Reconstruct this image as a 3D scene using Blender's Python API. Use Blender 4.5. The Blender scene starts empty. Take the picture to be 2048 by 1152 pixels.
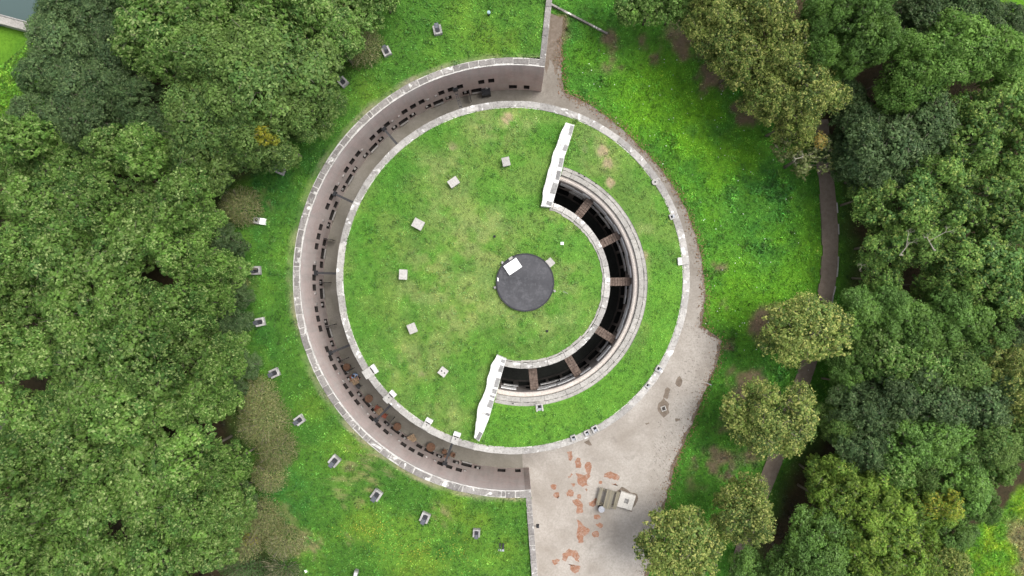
import bpy, bmesh, math, random
import numpy as np
from mathutils import Vector, Matrix

# ------------------------------------------------------------------ camera, sky, sun, exposure
SC = bpy.context.scene
COL = SC.collection
F, H = 2048 * 24.0 / 36.0, 62.0
cam = bpy.data.objects.new('camera', bpy.data.cameras.new('camera'))
COL.objects.link(cam)
cam.location = (0, 0, H)
cam.rotation_euler = (0, 0, 0)
cam.data.lens = 24.0
cam.data.sensor_width = 36.0
cam.data.clip_end = 2000
SC.camera = cam

SUN_EL, SUN_AZ = 64.0, 62.0            # azimuth clockwise from +y
w = bpy.data.worlds.new('World'); SC.world = w; w.use_nodes = True
nt = w.node_tree; nt.nodes.clear()
sky = nt.nodes.new('ShaderNodeTexSky'); sky.sky_type = 'NISHITA'; sky.sun_disc = False
sky.sun_elevation = math.radians(SUN_EL); sky.sun_rotation = math.radians(SUN_AZ)
sky.dust_density = 4.0; sky.air_density = 1.0
hs = nt.nodes.new('ShaderNodeHueSaturation'); hs.inputs['Saturation'].default_value = 0.30
bg = nt.nodes.new('ShaderNodeBackground'); bg.inputs['Strength'].default_value = 0.15
wo = nt.nodes.new('ShaderNodeOutputWorld')
nt.links.new(sky.outputs[0], hs.inputs['Color']); nt.links.new(hs.outputs[0], bg.inputs['Color'])
nt.links.new(bg.outputs[0], wo.inputs['Surface'])

sl = bpy.data.lights.new('sun', 'SUN'); sl.energy = 1.25; sl.angle = math.radians(32)
sl.color = (1.0, 0.97, 0.92)
sun = bpy.data.objects.new('sun', sl); COL.objects.link(sun)
_a, _e = math.radians(SUN_AZ), math.radians(SUN_EL)
sd = Vector((math.sin(_a) * math.cos(_e), math.cos(_a) * math.cos(_e), math.sin(_e)))
sun.rotation_euler = sd.to_track_quat('Z', 'Y').to_euler(); sun.location = (0, 0, 80)

SC.view_settings.view_transform = 'Standard'; SC.view_settings.look = 'None'
SC.view_settings.gamma = 1.0; SC.view_settings.use_curve_mapping = False
SC.view_settings.exposure = 0.98
SC.cycles.max_bounces = 6; SC.cycles.diffuse_bounces = 4; SC.cycles.transmission_bounces = 3
SC.cycles.use_denoising = True

rnd = random.Random(7)
RNG = np.random.default_rng(11)
R = math.radians
PI = math.pi

# ------------------------------------------------------------------ helpers
def at(px, py, z=0.0):
    s = (H - z) / F
    return Vector(((px - 1024) * s, (576 - py) * s, z))

def tag(o, label=None, cat=None, group=None, kind=None):
    if label: o['label'] = label
    if cat: o['category'] = cat
    if group: o['group'] = group
    if kind: o['kind'] = kind
    return o

def empty(name, loc=(0, 0, 0), rz=0.0):
    o = bpy.data.objects.new(name, None); COL.objects.link(o)
    o.location = loc; o.rotation_euler = (0, 0, rz); o.empty_display_size = .3
    return o

def thing(name, label, cat, loc=(0, 0, 0), rz=0.0, group=None):
    return tag(empty(name, loc, rz), label, cat, group)

def copy_tree(o, parent=None):
    c = o.copy(); COL.objects.link(c); c.parent = parent
    for ch in list(o.children): copy_tree(ch, c)
    return c

class MB:
    """collects shapes and links them as ONE mesh object"""
    def __init__(s): s.v = []; s.f = []
    def add(s, vs, fs):
        b = len(s.v); s.v += [tuple(v) for v in vs]; s.f += [tuple(i + b for i in f) for f in fs]; return s
    def box(s, c, d, rz=0.0, taper=1.0, jit=0.0):
        hx, hy, hz = d[0] / 2, d[1] / 2, d[2] / 2; ca, sa = math.cos(rz), math.sin(rz); vs = []
        for z, t in ((-hz, 1), (hz, taper)):
            for x, y in ((-hx, -hy), (hx, -hy), (hx, hy), (-hx, hy)):
                x, y = x * t, y * t
                if jit: x += rnd.uniform(-jit, jit); y += rnd.uniform(-jit, jit)
                vs.append((c[0] + x * ca - y * sa, c[1] + x * sa + y * ca, c[2] + z))
        return s.add(vs, [(3, 2, 1, 0), (4, 5, 6, 7), (0, 1, 5, 4), (1, 2, 6, 5), (2, 3, 7, 6), (3, 0, 4, 7)])
    def tube(s, p0, p1, r0, r1=None, n=8, cap=True):
        r1 = r0 if r1 is None else r1
        p0, p1 = Vector(p0), Vector(p1); d = (p1 - p0)
        if d.length < 1e-6: return s
        d.normalize(); a = d.orthogonal().normalized(); b = d.cross(a); vs = []
        for p, r in ((p0, r0), (p1, r1)):
            for k in range(n):
                t = 2 * PI * k / n; vs.append(p + a * math.cos(t) * r + b * math.sin(t) * r)
        fs = [(k, (k + 1) % n, n + (k + 1) % n, n + k) for k in range(n)]
        if cap: fs += [tuple(range(n - 1, -1, -1)), tuple(range(n, 2 * n))]
        return s.add(vs, fs)
    def path(s, pts, rs, n=6):
        pts = [Vector(p) for p in pts]; vs = []; fs = []
        for i, p in enumerate(pts):
            d = (pts[min(i + 1, len(pts) - 1)] - pts[max(i - 1, 0)]).normalized()
            a = d.cross(Vector((.31, .77, .2))).normalized(); b = d.cross(a)
            for k in range(n):
                t = 2 * PI * k / n; vs.append(p + (a * math.cos(t) + b * math.sin(t)) * rs[i])
        for i in range(len(pts) - 1):
            for k in range(n):
                fs.append((i * n + k, i * n + (k + 1) % n, (i + 1) * n + (k + 1) % n, (i + 1) * n + k))
        fs += [tuple(range(n - 1, -1, -1)), tuple(range((len(pts) - 1) * n, len(pts) * n))]
        return s.add(vs, fs)
    def disc(s, c, r, n=24):
        vs = [(c[0] + r * math.cos(2 * PI * k / n), c[1] + r * math.sin(2 * PI * k / n), c[2]) for k in range(n)]
        return s.add(vs, [tuple(range(n))])
    def arc(s, c, r0, r1, t0, t1, z0, z1, step=3.0, jit=0.0, bev=0.0):
        """solid block curved about c, angles in degrees; bev chamfers the top edges"""
        n = max(1, int(math.ceil(abs(t1 - t0) / step)))
        prof = [(r0, z0), (r1, z0), (r1, z1 - bev), (r1 - bev, z1), (r0 + bev, z1), (r0, z1 - bev)] if bev else [(r0, z0), (r1, z0), (r1, z1), (r0, z1)]
        m = len(prof); vs = []; fs = []
        for i in range(n + 1):
            t = R(t0 + (t1 - t0) * i / n)
            ji = rnd.uniform(-jit, jit); jo = rnd.uniform(-jit, jit)
            for r, z in prof:
                rr = r + (jo if r > (r0 + r1) / 2 else ji)
                vs.append((c[0] + rr * math.cos(t), c[1] + rr * math.sin(t), z))
        for i in range(n):
            for k in range(m):
                fs.append((i * m + k, (i + 1) * m + k, (i + 1) * m + (k + 1) % m, i * m + (k + 1) % m))
        fs += [tuple(range(m)), tuple(n * m + k for k in range(m - 1, -1, -1))]
        return s.add(vs, fs)
    def prism(s, poly, z0, z1):
        n = len(poly); area = sum(poly[i][0] * poly[(i + 1) % n][1] - poly[(i + 1) % n][0] * poly[i][1] for i in range(n))
        if area < 0: poly = poly[::-1]
        vs = [(p[0], p[1], z0) for p in poly] + [(p[0], p[1], z1) for p in poly]
        return s.add(vs, [tuple(range(n - 1, -1, -1)), tuple(range(n, 2 * n))] + [(i, (i + 1) % n, n + (i + 1) % n, n + i) for i in range(n)])
    def build(s, name, mat, parent=None, smooth=False, local=False):
        """vertices are world coordinates unless local; a parent's own place is subtracted"""
        me = bpy.data.meshes.new(name); v = s.v
        if parent is not None and not local:
            inv = Matrix.Translation(parent.location) @ parent.rotation_euler.to_matrix().to_4x4()
            p = parent.parent
            while p is not None:
                inv = (Matrix.Translation(p.location) @ p.rotation_euler.to_matrix().to_4x4()) @ inv; p = p.parent
            inv = inv.inverted(); v = [tuple(inv @ Vector(q)) for q in v]
        me.from_pydata(v, [], s.f); me.update()
        bm = bmesh.new(); bm.from_mesh(me); bmesh.ops.recalc_face_normals(bm, faces=bm.faces); bm.to_mesh(me); bm.free()
        if smooth: me.polygons.foreach_set('use_smooth', [True] * len(me.polygons))
        me.materials.append(mat)
        o = bpy.data.objects.new(name, me); COL.objects.link(o)
        if parent is not None: o.parent = parent
        return o

def link_copy(o, parent, loc=None, rz=None):
    c = o.copy(); COL.objects.link(c); c.parent = parent
    if loc is not None: c.location = loc
    if rz is not None: c.rotation_euler = (0, 0, rz)
    return c

def np_mesh(name, verts, nper, mat, col=None, parent=None, attrs=None):
    """verts (N*nper,3): N separate faces of nper corners"""
    verts = np.ascontiguousarray(verts, dtype=np.float32); nv = len(verts); nf = nv // nper
    me = bpy.data.meshes.new(name)
    me.vertices.add(nv); me.vertices.foreach_set('co', verts.ravel())
    me.loops.add(nv); me.loops.foreach_set('vertex_index', np.arange(nv, dtype=np.int32))
    me.polygons.add(nf); me.polygons.foreach_set('loop_start', np.arange(0, nv, nper, dtype=np.int32))
    me.update(calc_edges=True)
    if col is not None:
        a = me.color_attributes.new('Col', 'FLOAT_COLOR', 'POINT')
        c4 = np.ones((nv, 4), dtype=np.float32); c4[:, :3] = col; a.data.foreach_set('color', c4.ravel())
    me.materials.append(mat)
    o = bpy.data.objects.new(name, me); COL.objects.link(o)
    if parent is not None: o.parent = parent
    return o

def grid_mesh(name, X, Y, Z, mat, parent=None, col=None, quadmask=None, smooth=True):
    nr, nc = X.shape
    me = bpy.data.meshes.new(name)
    v = np.stack([X, Y, Z], -1).reshape(-1, 3)
    idx = np.arange(nr * nc).reshape(nr, nc)
    q = np.stack([idx[:-1, :-1], idx[:-1, 1:], idx[1:, 1:], idx[1:, :-1]], -1).reshape(-1, 4)
    if quadmask is not None: q = q[quadmask.ravel()]
    me.from_pydata(v.tolist(), [], q.tolist()); me.update()
    if me.polygons and sum(p.normal.z for p in me.polygons[:50]) < 0: me.flip_normals()
    if col is not None:
        a = me.color_attributes.new('Col', 'FLOAT_COLOR', 'POINT')
        c4 = np.ones((nr * nc, 4), dtype=np.float32); c4[:, :3] = col.reshape(-1, 3); a.data.foreach_set('color', c4.ravel())
    if smooth: me.polygons.foreach_set('use_smooth', [True] * len(me.polygons))
    me.materials.append(mat)
    o = bpy.data.objects.new(name, me); COL.objects.link(o)
    if parent is not None: o.parent = parent
    return o

# value noise in numpy (for outlines, relief and plant cover)
def _h(ix, iy, s):
    n = (ix * 374761393 + iy * 668265263 + s * 1442695041) & 0xffffffff
    n = ((n ^ (n >> 13)) * 1274126177) & 0xffffffff
    return ((n ^ (n >> 16)) & 0xffff) / 65535.0
def vnoise(x, y, s=0):
    x = np.asarray(x, float); y = np.asarray(y, float)
    ix = np.floor(x).astype(np.int64); iy = np.floor(y).astype(np.int64); fx = x - ix; fy = y - iy
    fx = fx * fx * (3 - 2 * fx); fy = fy * fy * (3 - 2 * fy)
    a = _h(ix, iy, s); b = _h(ix + 1, iy, s); c = _h(ix, iy + 1, s); d = _h(ix + 1, iy + 1, s)
    return (a * (1 - fx) + b * fx) * (1 - fy) + (c * (1 - fx) + d * fx) * fy
def fbm(x, y, s=0, o=4):
    t = 0; a = .5; n = 0
    for k in range(o):
        t = t + a * vnoise(np.asarray(x) * 2 ** k, np.asarray(y) * 2 ** k, s + k); n += a; a *= .5
    return t / n
def sstep(a, b, x):
    t = np.clip((x - a) / (b - a), 0, 1); return t * t * (3 - 2 * t)

# ------------------------------------------------------------------ materials
def new_mat(name, rough=.9):
    m = bpy.data.materials.new(name); m.use_nodes = True
    b = m.node_tree.nodes['Principled BSDF']; b.inputs['Roughness'].default_value = rough
    b.inputs['Specular IOR Level'].default_value = .25
    return m, m.node_tree, b
def noise(t, scale, detail=6, rough=.6, vec=None, dist=0.0):
    n = t.nodes.new('ShaderNodeTexNoise'); n.inputs['Scale'].default_value = scale
    n.inputs['Detail'].default_value = detail; n.inputs['Roughness'].default_value = rough; n.inputs['Distortion'].default_value = dist
    if vec is not None: t.links.new(vec, n.inputs['Vector'])
    return n.outputs['Fac']
def ramp(t, fac, stops):
    r = t.nodes.new('ShaderNodeValToRGB'); e = r.color_ramp.elements
    while len(e) < len(stops): e.new(.5)
    for i, (p, c) in enumerate(stops):
        e[i].position = p; e[i].color = (c[0], c[1], c[2], 1) if hasattr(c, '__len__') else (c, c, c, 1)
    t.links.new(fac, r.inputs['Fac']); return r.outputs['Color']
def mix(t, fac, a, b, mode='MIX'):
    n = t.nodes.new('ShaderNodeMix'); n.data_type = 'RGBA'; n.blend_type = mode
    for s, v in ((n.inputs[0], fac), (n.inputs[6], a), (n.inputs[7], b)):
        if hasattr(v, 'is_linked'): t.links.new(v, s)
        elif hasattr(v, '__len__'): s.default_value = (v[0], v[1], v[2], 1)
        else: s.default_value = v
    return n.outputs[2]
def bump(t, b, h, strength=.5, dist=.02):
    n = t.nodes.new('ShaderNodeBump'); n.inputs['Strength'].default_value = strength; n.inputs['Distance'].default_value = dist
    t.links.new(h, n.inputs['Height']); t.links.new(n.outputs[0], b.inputs['Normal'])
def geo(t): return t.nodes.new('ShaderNodeNewGeometry').outputs['Position']
def attr(t, name='Col'):
    a = t.nodes.new('ShaderNodeVertexColor'); a.layer_name = name; return a.outputs['Color']
def objrand(t): return t.nodes.new('ShaderNodeObjectInfo').outputs['Random']

def stone_mat(name, c0, c1, stain, white=None, wfac=(.55, .62), scale=1.4, rough=.9, rand=.25, bstr=.5):
    m, t, b = new_mat(name, rough); P = geo(t)
    base = mix(t, ramp(t, noise(t, scale, 8, .65, P), [(.3, 0), (.7, 1)]), c0, c1)
    base = mix(t, ramp(t, noise(t, scale * 5, 6, .7, P), [(.48, 0), (.68, .8)]), base, stain)
    if white: base = mix(t, ramp(t, noise(t, scale * .9, 7, .6, P, .6), [(wfac[0], 0), (wfac[1], .95)]), base, white)
    k = t.nodes.new('ShaderNodeMapRange'); k.inputs['To Min'].default_value = 1 - rand; k.inputs['To Max'].default_value = 1 + rand
    t.links.new(objrand(t), k.inputs[0])
    c = t.nodes.new('ShaderNodeVectorMath'); c.operation = 'SCALE'; t.links.new(base, c.inputs[0]); t.links.new(k.outputs[0], c.inputs['Scale'])
    t.links.new(c.outputs[0], b.inputs['Base Color'])
    bump(t, b, noise(t, 22, 6, .7, P), bstr, .02); return m

M = {}
M['coping'] = stone_mat('weathered coping stone', (.165, .15, .14), (.25, .235, .22), (.09, .085, .078), (.56, .545, .51), (.58, .64))
M['coping_tower'] = stone_mat('pale tower coping stone', (.25, .235, .22), (.36, .345, .32), (.14, .13, .12), (.66, .645, .62), (.585, .65))
M['mortar'] = stone_mat('lime mortar', (.34, .325, .30), (.56, .54, .51), (.19, .18, .16), rand=0)
M['white_wall'] = stone_mat('white rendered stone', (.46, .45, .43), (.66, .65, .63), (.20, .195, .18), rand=0, rough=.85)
M['quoin'] = stone_mat('grey worn stone', (.17, .166, .16), (.25, .245, .235), (.10, .098, .094), (.45, .44, .43), (.66, .72))
M['pit_coping'] = stone_mat('lichen grey stone', (.25, .238, .218), (.36, .34, .31), (.14, .132, .11), None, rand=.12)
M['ledge'] = stone_mat('beige stone ledge', (.46, .405, .36), (.55, .495, .445), (.33, .29, .25), None, rand=.05)
M['block'] = stone_mat('pale concrete block', (.30, .285, .265), (.40, .385, .36), (.19, .18, .165), None, rand=.14)
M['block_grey'] = stone_mat('grey vent stone', (.22, .213, .205), (.36, .35, .335), (.14, .136, .128), (.50, .485, .46), (.6, .68), rand=.25)
M['bench_block'] = stone_mat('cream stone plinth', (.48, .455, .415), (.57, .545, .50), (.32, .295, .265), None, rand=.0)
M['plaster'] = stone_mat('pale grey plaster', (.56, .56, .555), (.70, .70, .695), (.34, .34, .33), None, rand=.15, scale=.8)
M['pale_corbel'] = stone_mat('pale corbel stone', (.27, .255, .24), (.37, .355, .335), (.18, .17, .155), None, rand=.2)

def plain(name, c, rough=.6, metal=0.0, var=.35):
    m, t, b = new_mat(name, rough); b.inputs['Metallic'].default_value = metal; P = geo(t)
    col = mix(t, ramp(t, noise(t, 9, 5, .65, P), [(.35, 0), (.7, 1)]), tuple(x * (1 - var) for x in c), tuple(min(1, x * (1 + var)) for x in c))
    t.links.new(col, b.inputs['Base Color']); return m
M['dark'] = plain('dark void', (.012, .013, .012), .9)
M['reveal'] = plain('shade darkened brick reveal', (.03, .026, .024), .95)  # inner shade of the firing slits put into the brick colour
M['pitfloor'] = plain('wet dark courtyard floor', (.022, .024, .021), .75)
M['iron'] = plain('black painted iron', (.022, .023, .026), .6)
M['steel'] = plain('dark steel', (.055, .055, .058), .45, .3)
M['corten'] = plain('rust brown steel', (.165, .092, .058), .85)
M['red'] = plain('faded red seat', (.30, .09, .055), .7)
M['wood'] = plain('light wood', (.28, .20, .125), .75)
M['grey'] = plain('grey metal', (.30, .31, .34), .5)
M['chute'] = plain('dark grey slate', (.10, .105, .12), .6)
M['white_paint'] = plain('white paint', (.84, .84, .82), .5, 0, .03)
M['skin'] = plain('skin', (.55, .34, .25), .6, 0, .05)
M['hair'] = plain('dark hair', (.04, .028, .02), .7)
M['shirt'] = plain('blue white shirt', (.30, .42, .62), .85, 0, .6)
M['trouser'] = plain('dark trousers', (.04, .045, .06), .85)
M['bark'] = plain('grey brown bark', (.16, .14, .11), .95)
M['deadwood'] = plain('bleached dead wood', (.28, .26, .21), .9)
M['pipe'] = plain('teal grey pipe', (.22, .33, .35), .5)
M['weatherwood'] = None

def plank_mat():
    m, t, b = new_mat('weathered plank', .9)
    tc = t.nodes.new('ShaderNodeTexCoord'); mp = t.nodes.new('ShaderNodeMapping'); mp.inputs['Scale'].default_value = (25, 1.2, 10)
    t.links.new(tc.outputs['Object'], mp.inputs[0])
    c = ramp(t, noise(t, 1.6, 6, .7, mp.outputs[0]), [(.3, (.13, .12, .095)), (.7, (.30, .275, .215))])
    k = mix(t, objrand(t), (.75, .75, .75), (1.15, 1.1, 1.0))
    c = mix(t, 1.0, c, k, 'MULTIPLY')
    t.links.new(c, b.inputs['Base Color']); return m
M['weatherwood'] = plank_mat()

def brick_mat(name, c0, c1, mort, stain, grime, polar=None, moss=None):
    """polar: centre and radius, so courses run round the wall"""
    m, t, b = new_mat(name, .92); P = geo(t)
    sep = t.nodes.new('ShaderNodeSeparateXYZ'); t.links.new(P, sep.inputs[0])
    def math_(op, a, c=None):
        n = t.nodes.new('ShaderNodeMath'); n.operation = op
        for i, v in enumerate((a, c)):
            if v is None: continue
            if hasattr(v, 'is_linked'): t.links.new(v, n.inputs[i])
            else: n.inputs[i].default_value = v
        return n.outputs[0]
    comb = t.nodes.new('ShaderNodeCombineXYZ')
    if polar:
        ang = math_('ARCTAN2', math_('SUBTRACT', sep.outputs[1], polar[1]), math_('SUBTRACT', polar[0], sep.outputs[0]))
        t.links.new(math_('MULTIPLY', ang, polar[2]), comb.inputs[0])
    else: t.links.new(math_('ADD', sep.outputs[1], math_('MULTIPLY', sep.outputs[0], 1.0)), comb.inputs[0])
    t.links.new(sep.outputs[2], comb.inputs[1])
    bt = t.nodes.new('ShaderNodeTexBrick'); t.links.new(comb.outputs[0], bt.inputs['Vector'])
    bt.inputs['Scale'].default_value = 1.0; bt.inputs['Brick Width'].default_value = .25; bt.inputs['Row Height'].default_value = .085
    bt.inputs['Mortar Size'].default_value = .011; bt.inputs['Color1'].default_value = (*c0, 1); bt.inputs['Color2'].default_value = (*c1, 1)
    bt.inputs['Mortar'].default_value = (*mort, 1); bt.inputs['Bias'].default_value = -.1
    base = mix(t, ramp(t, noise(t, .55, 8, .65, P, .4), [(.42, 0), (.66, .85)]), bt.outputs['Color'], stain)
    mp = t.nodes.new('ShaderNodeMapping'); mp.inputs['Scale'].default_value = (1, 1, .12); t.links.new(P, mp.inputs[0])
    base = mix(t, ramp(t, noise(t, 1.6, 6, .7, mp.outputs[0]), [(.45, 0), (.75, .75)]), base, grime)
    if moss: base = mix(t, ramp(t, noise(t, 4, 6, .7, P), [(.5, 0), (.62, .7)]), base, moss)
    t.links.new(base, b.inputs['Base Color']); bump(t, b, bt.outputs['Fac'], -.4, .02); return m

CEN = (0.08, 0.83)        # common centre of tower and ditch wall
PC = (1.0, 0.38)          # centre of the crescent courtyard
M['brick'] = brick_mat('pink grey brickwork', (.46, .34, .315), (.56, .455, .425), (.54, .51, .485), (.54, .495, .47), (.36, .33, .31), (CEN[0], CEN[1], 17.15))
M['brick_flat'] = brick_mat('brick retaining wall', (.30, .21, .19), (.40, .31, .28), (.42, .39, .36), (.36, .33, .31), (.20, .18, .17))
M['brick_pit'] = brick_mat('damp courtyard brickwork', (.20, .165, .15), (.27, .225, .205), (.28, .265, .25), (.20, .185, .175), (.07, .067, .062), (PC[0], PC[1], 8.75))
M['brick_tower'] = brick_mat('tower brickwork', (.30, .20, .17), (.38, .27, .24), (.40, .37, .34), (.30, .27, .25), (.18, .16, .15), (CEN[0], CEN[1], 13.9))
M['brick_arch'] = stone_mat('rough brown brick', (.10, .070, .056), (.19, .145, .12), (.035, .026, .022), None, scale=5, rand=.12, bstr=1.0)

def ground_mat(name, fine=1.0):
    """colour cover per vertex (grass kinds, soil, painted bank shade), broken up by noise; relief from noise"""
    m, t, b = new_mat(name, 1.0); b.inputs['Specular IOR Level'].default_value = .05; P = geo(t)
    c = attr(t)
    v = ramp(t, noise(t, 3.2, 8, .75, P), [(.25, (.55, .62, .5)), (.5, (1, 1, 1)), (.75, (1.35, 1.25, 1.2))])
    c = mix(t, 1.0, c, v, 'MULTIPLY')
    v2 = ramp(t, noise(t, .45, 5, .6, P), [(.3, (.8, .86, .85)), (.7, (1.2, 1.1, 1.0))])
    c = mix(t, 1.0, c, v2, 'MULTIPLY')
    t.links.new(c, b.inputs['Base Color']); bump(t, b, noise(t, 7, 7, .8, P), .9, .12 * fine); return m
M['ground'] = ground_mat('grass and soil')

def leaf_mat(name, trans=.44, rough=.55):
    m, t, b = new_mat(name, rough); b.inputs['Specular IOR Level'].default_value = .3
    c = attr(t)
    k = t.nodes.new('ShaderNodeMapRange'); k.inputs['To Min'].default_value = .94; k.inputs['To Max'].default_value = 1.36
    t.links.new(objrand(t), k.inputs[0])
    s = t.nodes.new('ShaderNodeVectorMath'); s.operation = 'SCALE'; t.links.new(c, s.inputs[0]); t.links.new(k.outputs[0], s.inputs['Scale'])
    t.links.new(s.outputs[0], b.inputs['Base Color'])
    tr = t.nodes.new('ShaderNodeBsdfTranslucent'); t.links.new(s.outputs[0], tr.inputs['Color'])
    mx = t.nodes.new('ShaderNodeMixShader'); mx.inputs[0].default_value = trans
    t.links.new(b.outputs[0], mx.inputs[1]); t.links.new(tr.outputs[0], mx.inputs[2])
    t.links.new(mx.outputs[0], t.nodes['Material Output'].inputs['Surface']); return m
M['leaf'] = leaf_mat('leaves')
M['grass'] = leaf_mat('grass blades', .25, .7)
for n_ in M['grass'].node_tree.nodes:
    if n_.type == 'MAP_RANGE': n_.inputs['To Min'].default_value = n_.inputs['To Max'].default_value = 1.02

def paving_mat():
    m, t, b = new_mat('worn pale paving', .95); P = geo(t)
    c = ramp(t, noise(t, .35, 8, .6, P, .3), [(.3, (.255, .228, .197)), (.5, (.325, .298, .265)), (.72, (.400, .373, .338))])
    c = mix(t, ramp(t, noise(t, 6, 8, .75, P), [(.35, .55), (.6, 0)]), c, (.20, .175, .15))
    c = mix(t, ramp(t, noise(t, .8, 7, .7, P, .8), [(.56, 0), (.72, .6)]), c, (.19, .17, .15))
    vo = t.nodes.new('ShaderNodeTexVoronoi'); vo.inputs['Scale'].default_value = 9; t.links.new(P, vo.inputs['Vector'])
    c = mix(t, ramp(t, vo.outputs['Distance'], [(.08, .45), (.16, 0)]), c, (.20, .18, .155))
    sp = t.nodes.new('ShaderNodeSeparateXYZ'); t.links.new(P, sp.inputs[0]); mr = t.nodes.new('ShaderNodeMapRange'); mr.inputs['From Min'].default_value = -5; mr.inputs['From Max'].default_value = 3
    t.links.new(sp.outputs[1], mr.inputs[0])            # the ring path is an older, darker surface
    c = mix(t, 1.0, c, ramp(t, mr.outputs[0], [(0, (1, 1, 1)), (1, (.66, .655, .64))]), 'MULTIPLY')
    t.links.new(c, b.inputs['Base Color']); bump(t, b, noise(t, 25, 6, .75, P), .5, .02); return m
M['paving'] = paving_mat()
def ditch_mat():
    m, t, b = new_mat('damp ditch paving', .85); P = geo(t)  # duller, darker tones than the forecourt paving
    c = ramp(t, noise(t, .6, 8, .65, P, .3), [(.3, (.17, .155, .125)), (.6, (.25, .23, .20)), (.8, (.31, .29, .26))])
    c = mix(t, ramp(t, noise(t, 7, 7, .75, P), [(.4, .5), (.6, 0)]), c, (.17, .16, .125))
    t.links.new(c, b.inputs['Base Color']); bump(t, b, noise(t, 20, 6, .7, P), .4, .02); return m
M['ditch'] = ditch_mat()
def earth_mat(name, a, c2):
    m, t, b = new_mat(name, 1.0); P = geo(t)
    c = ramp(t, noise(t, 3, 8, .75, P), [(.3, a), (.7, c2)])
    t.links.new(c, b.inputs['Base Color']); bump(t, b, noise(t, 14, 6, .75, P), .6, .03); return m
def worn():
    m, t, b = new_mat('red brick earth', 1.0); P = geo(t)
    c = ramp(t, noise(t, 3, 8, .75, P), [(.3, (.19, .09, .052)), (.7, (.31, .165, .11))])
    c = mix(t, ramp(t, noise(t, 5, 8, .75, P, .5), [(.50, 0), (.66, .85)]), c, (.33, .295, .255))
    t.links.new(c, b.inputs['Base Color']); bump(t, b, noise(t, 14, 6, .75, P), .6, .03); return m
M['redearth'] = worn()
M['footpath'] = earth_mat('brown gravel path', (.135, .106, .080), (.215, .175, .14))
M['dirt'] = earth_mat('brown leaf litter dirt', (.10, .078, .058), (.20, .165, .135))
M['asphalt'] = stone_mat('dark roofing felt', (.040, .040, .044), (.070, .069, .074), (.095, .094, .10), None, scale=.55, rand=0, rough=.85, bstr=.3)
def water_mat():
    m, t, b = new_mat('grey moat water', .35); P = geo(t); b.inputs['Base Color'].default_value = (.065, .095, .092, 1)
    b.inputs['Specular IOR Level'].default_value = .12
    bump(t, b, noise(t, 1.2, 4, .6, P), .15, .05); return m
M['water'] = water_mat()

# ------------------------------------------------------------------ cover maps (what grows where)
GZ = 0.0
def blobs(x, y, lst, z=0.0):
    """sum of soft discs given as photo pixels at height z, in metres on the ground"""
    t = np.zeros_like(np.asarray(x, float))
    for px, py, r, v in lst:
        p = at(px, py, z); rr = r * (H - z) / F
        d = np.hypot(x - p.x, y - p.y) / rr; t = np.maximum(t, v * (1 - sstep(.35, 1.15, d)))
    return t
SOIL_R = [(1385, 80, 60, .9), (1350, 50, 45, .8), (1430, 150, 48, .9), (1490, 225, 48, .9), (1300, 95, 45, .5), (1225, 85, 34, .5), (1225, 135, 34, .3), (1530, 655, 52, .7),
          (1500, 780, 60, .75), (1465, 760, 40, .7), (1450, 850, 46, .6), (1395, 955, 46, .55), (1445, 925, 55, .75), (1500, 905, 50, .7),
          (1440, 520, 30, .45), (1452, 600, 28, .4), (1450, 690, 30, .4), (1110, 60, 40, 1), (1100, 120, 30, .8), (1580, 330, 30, .3)]
LIME_R = [(1310, 200, 120, .9), (1400, 260, 110, 1), (1450, 330, 110, .8), (1190, 110, 55, .5), (1500, 590, 120, .75), (1590, 520, 110, .7), (1450, 420, 60, .7), (1250, 180, 70, .7), (1600, 440, 60, .5)]
DEEP_R = [(1530, 385, 95, 1), (1540, 470, 70, .8), (1200, 190, 70, .5), (1320, 290, 60, .6), (1150, 60, 60, .7), (1200, 60, 70, .7), (1385, 350, 50, .7), (1420, 900, 40, .4), (1460, 690, 60, .5), (1570, 730, 70, .8), (1560, 250, 70, .5), (1420, 560, 35, .6)]
SHADE_R = None
def c3(c): return np.array(c, float)
G_MID, G_DEEP, G_LIME = c3((.072, .205, .028)), c3((.034, .130, .026)), c3((.115, .285, .020))
G_TOWER, G_TOWER_Y, G_LEFT = c3((.118, .215, .046)), c3((.215, .265, .095)), c3((.060, .155, .024))
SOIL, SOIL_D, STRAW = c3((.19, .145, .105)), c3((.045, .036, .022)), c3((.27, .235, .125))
def mixc(a, b, f): return a + (b - a) * f[..., None]
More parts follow.
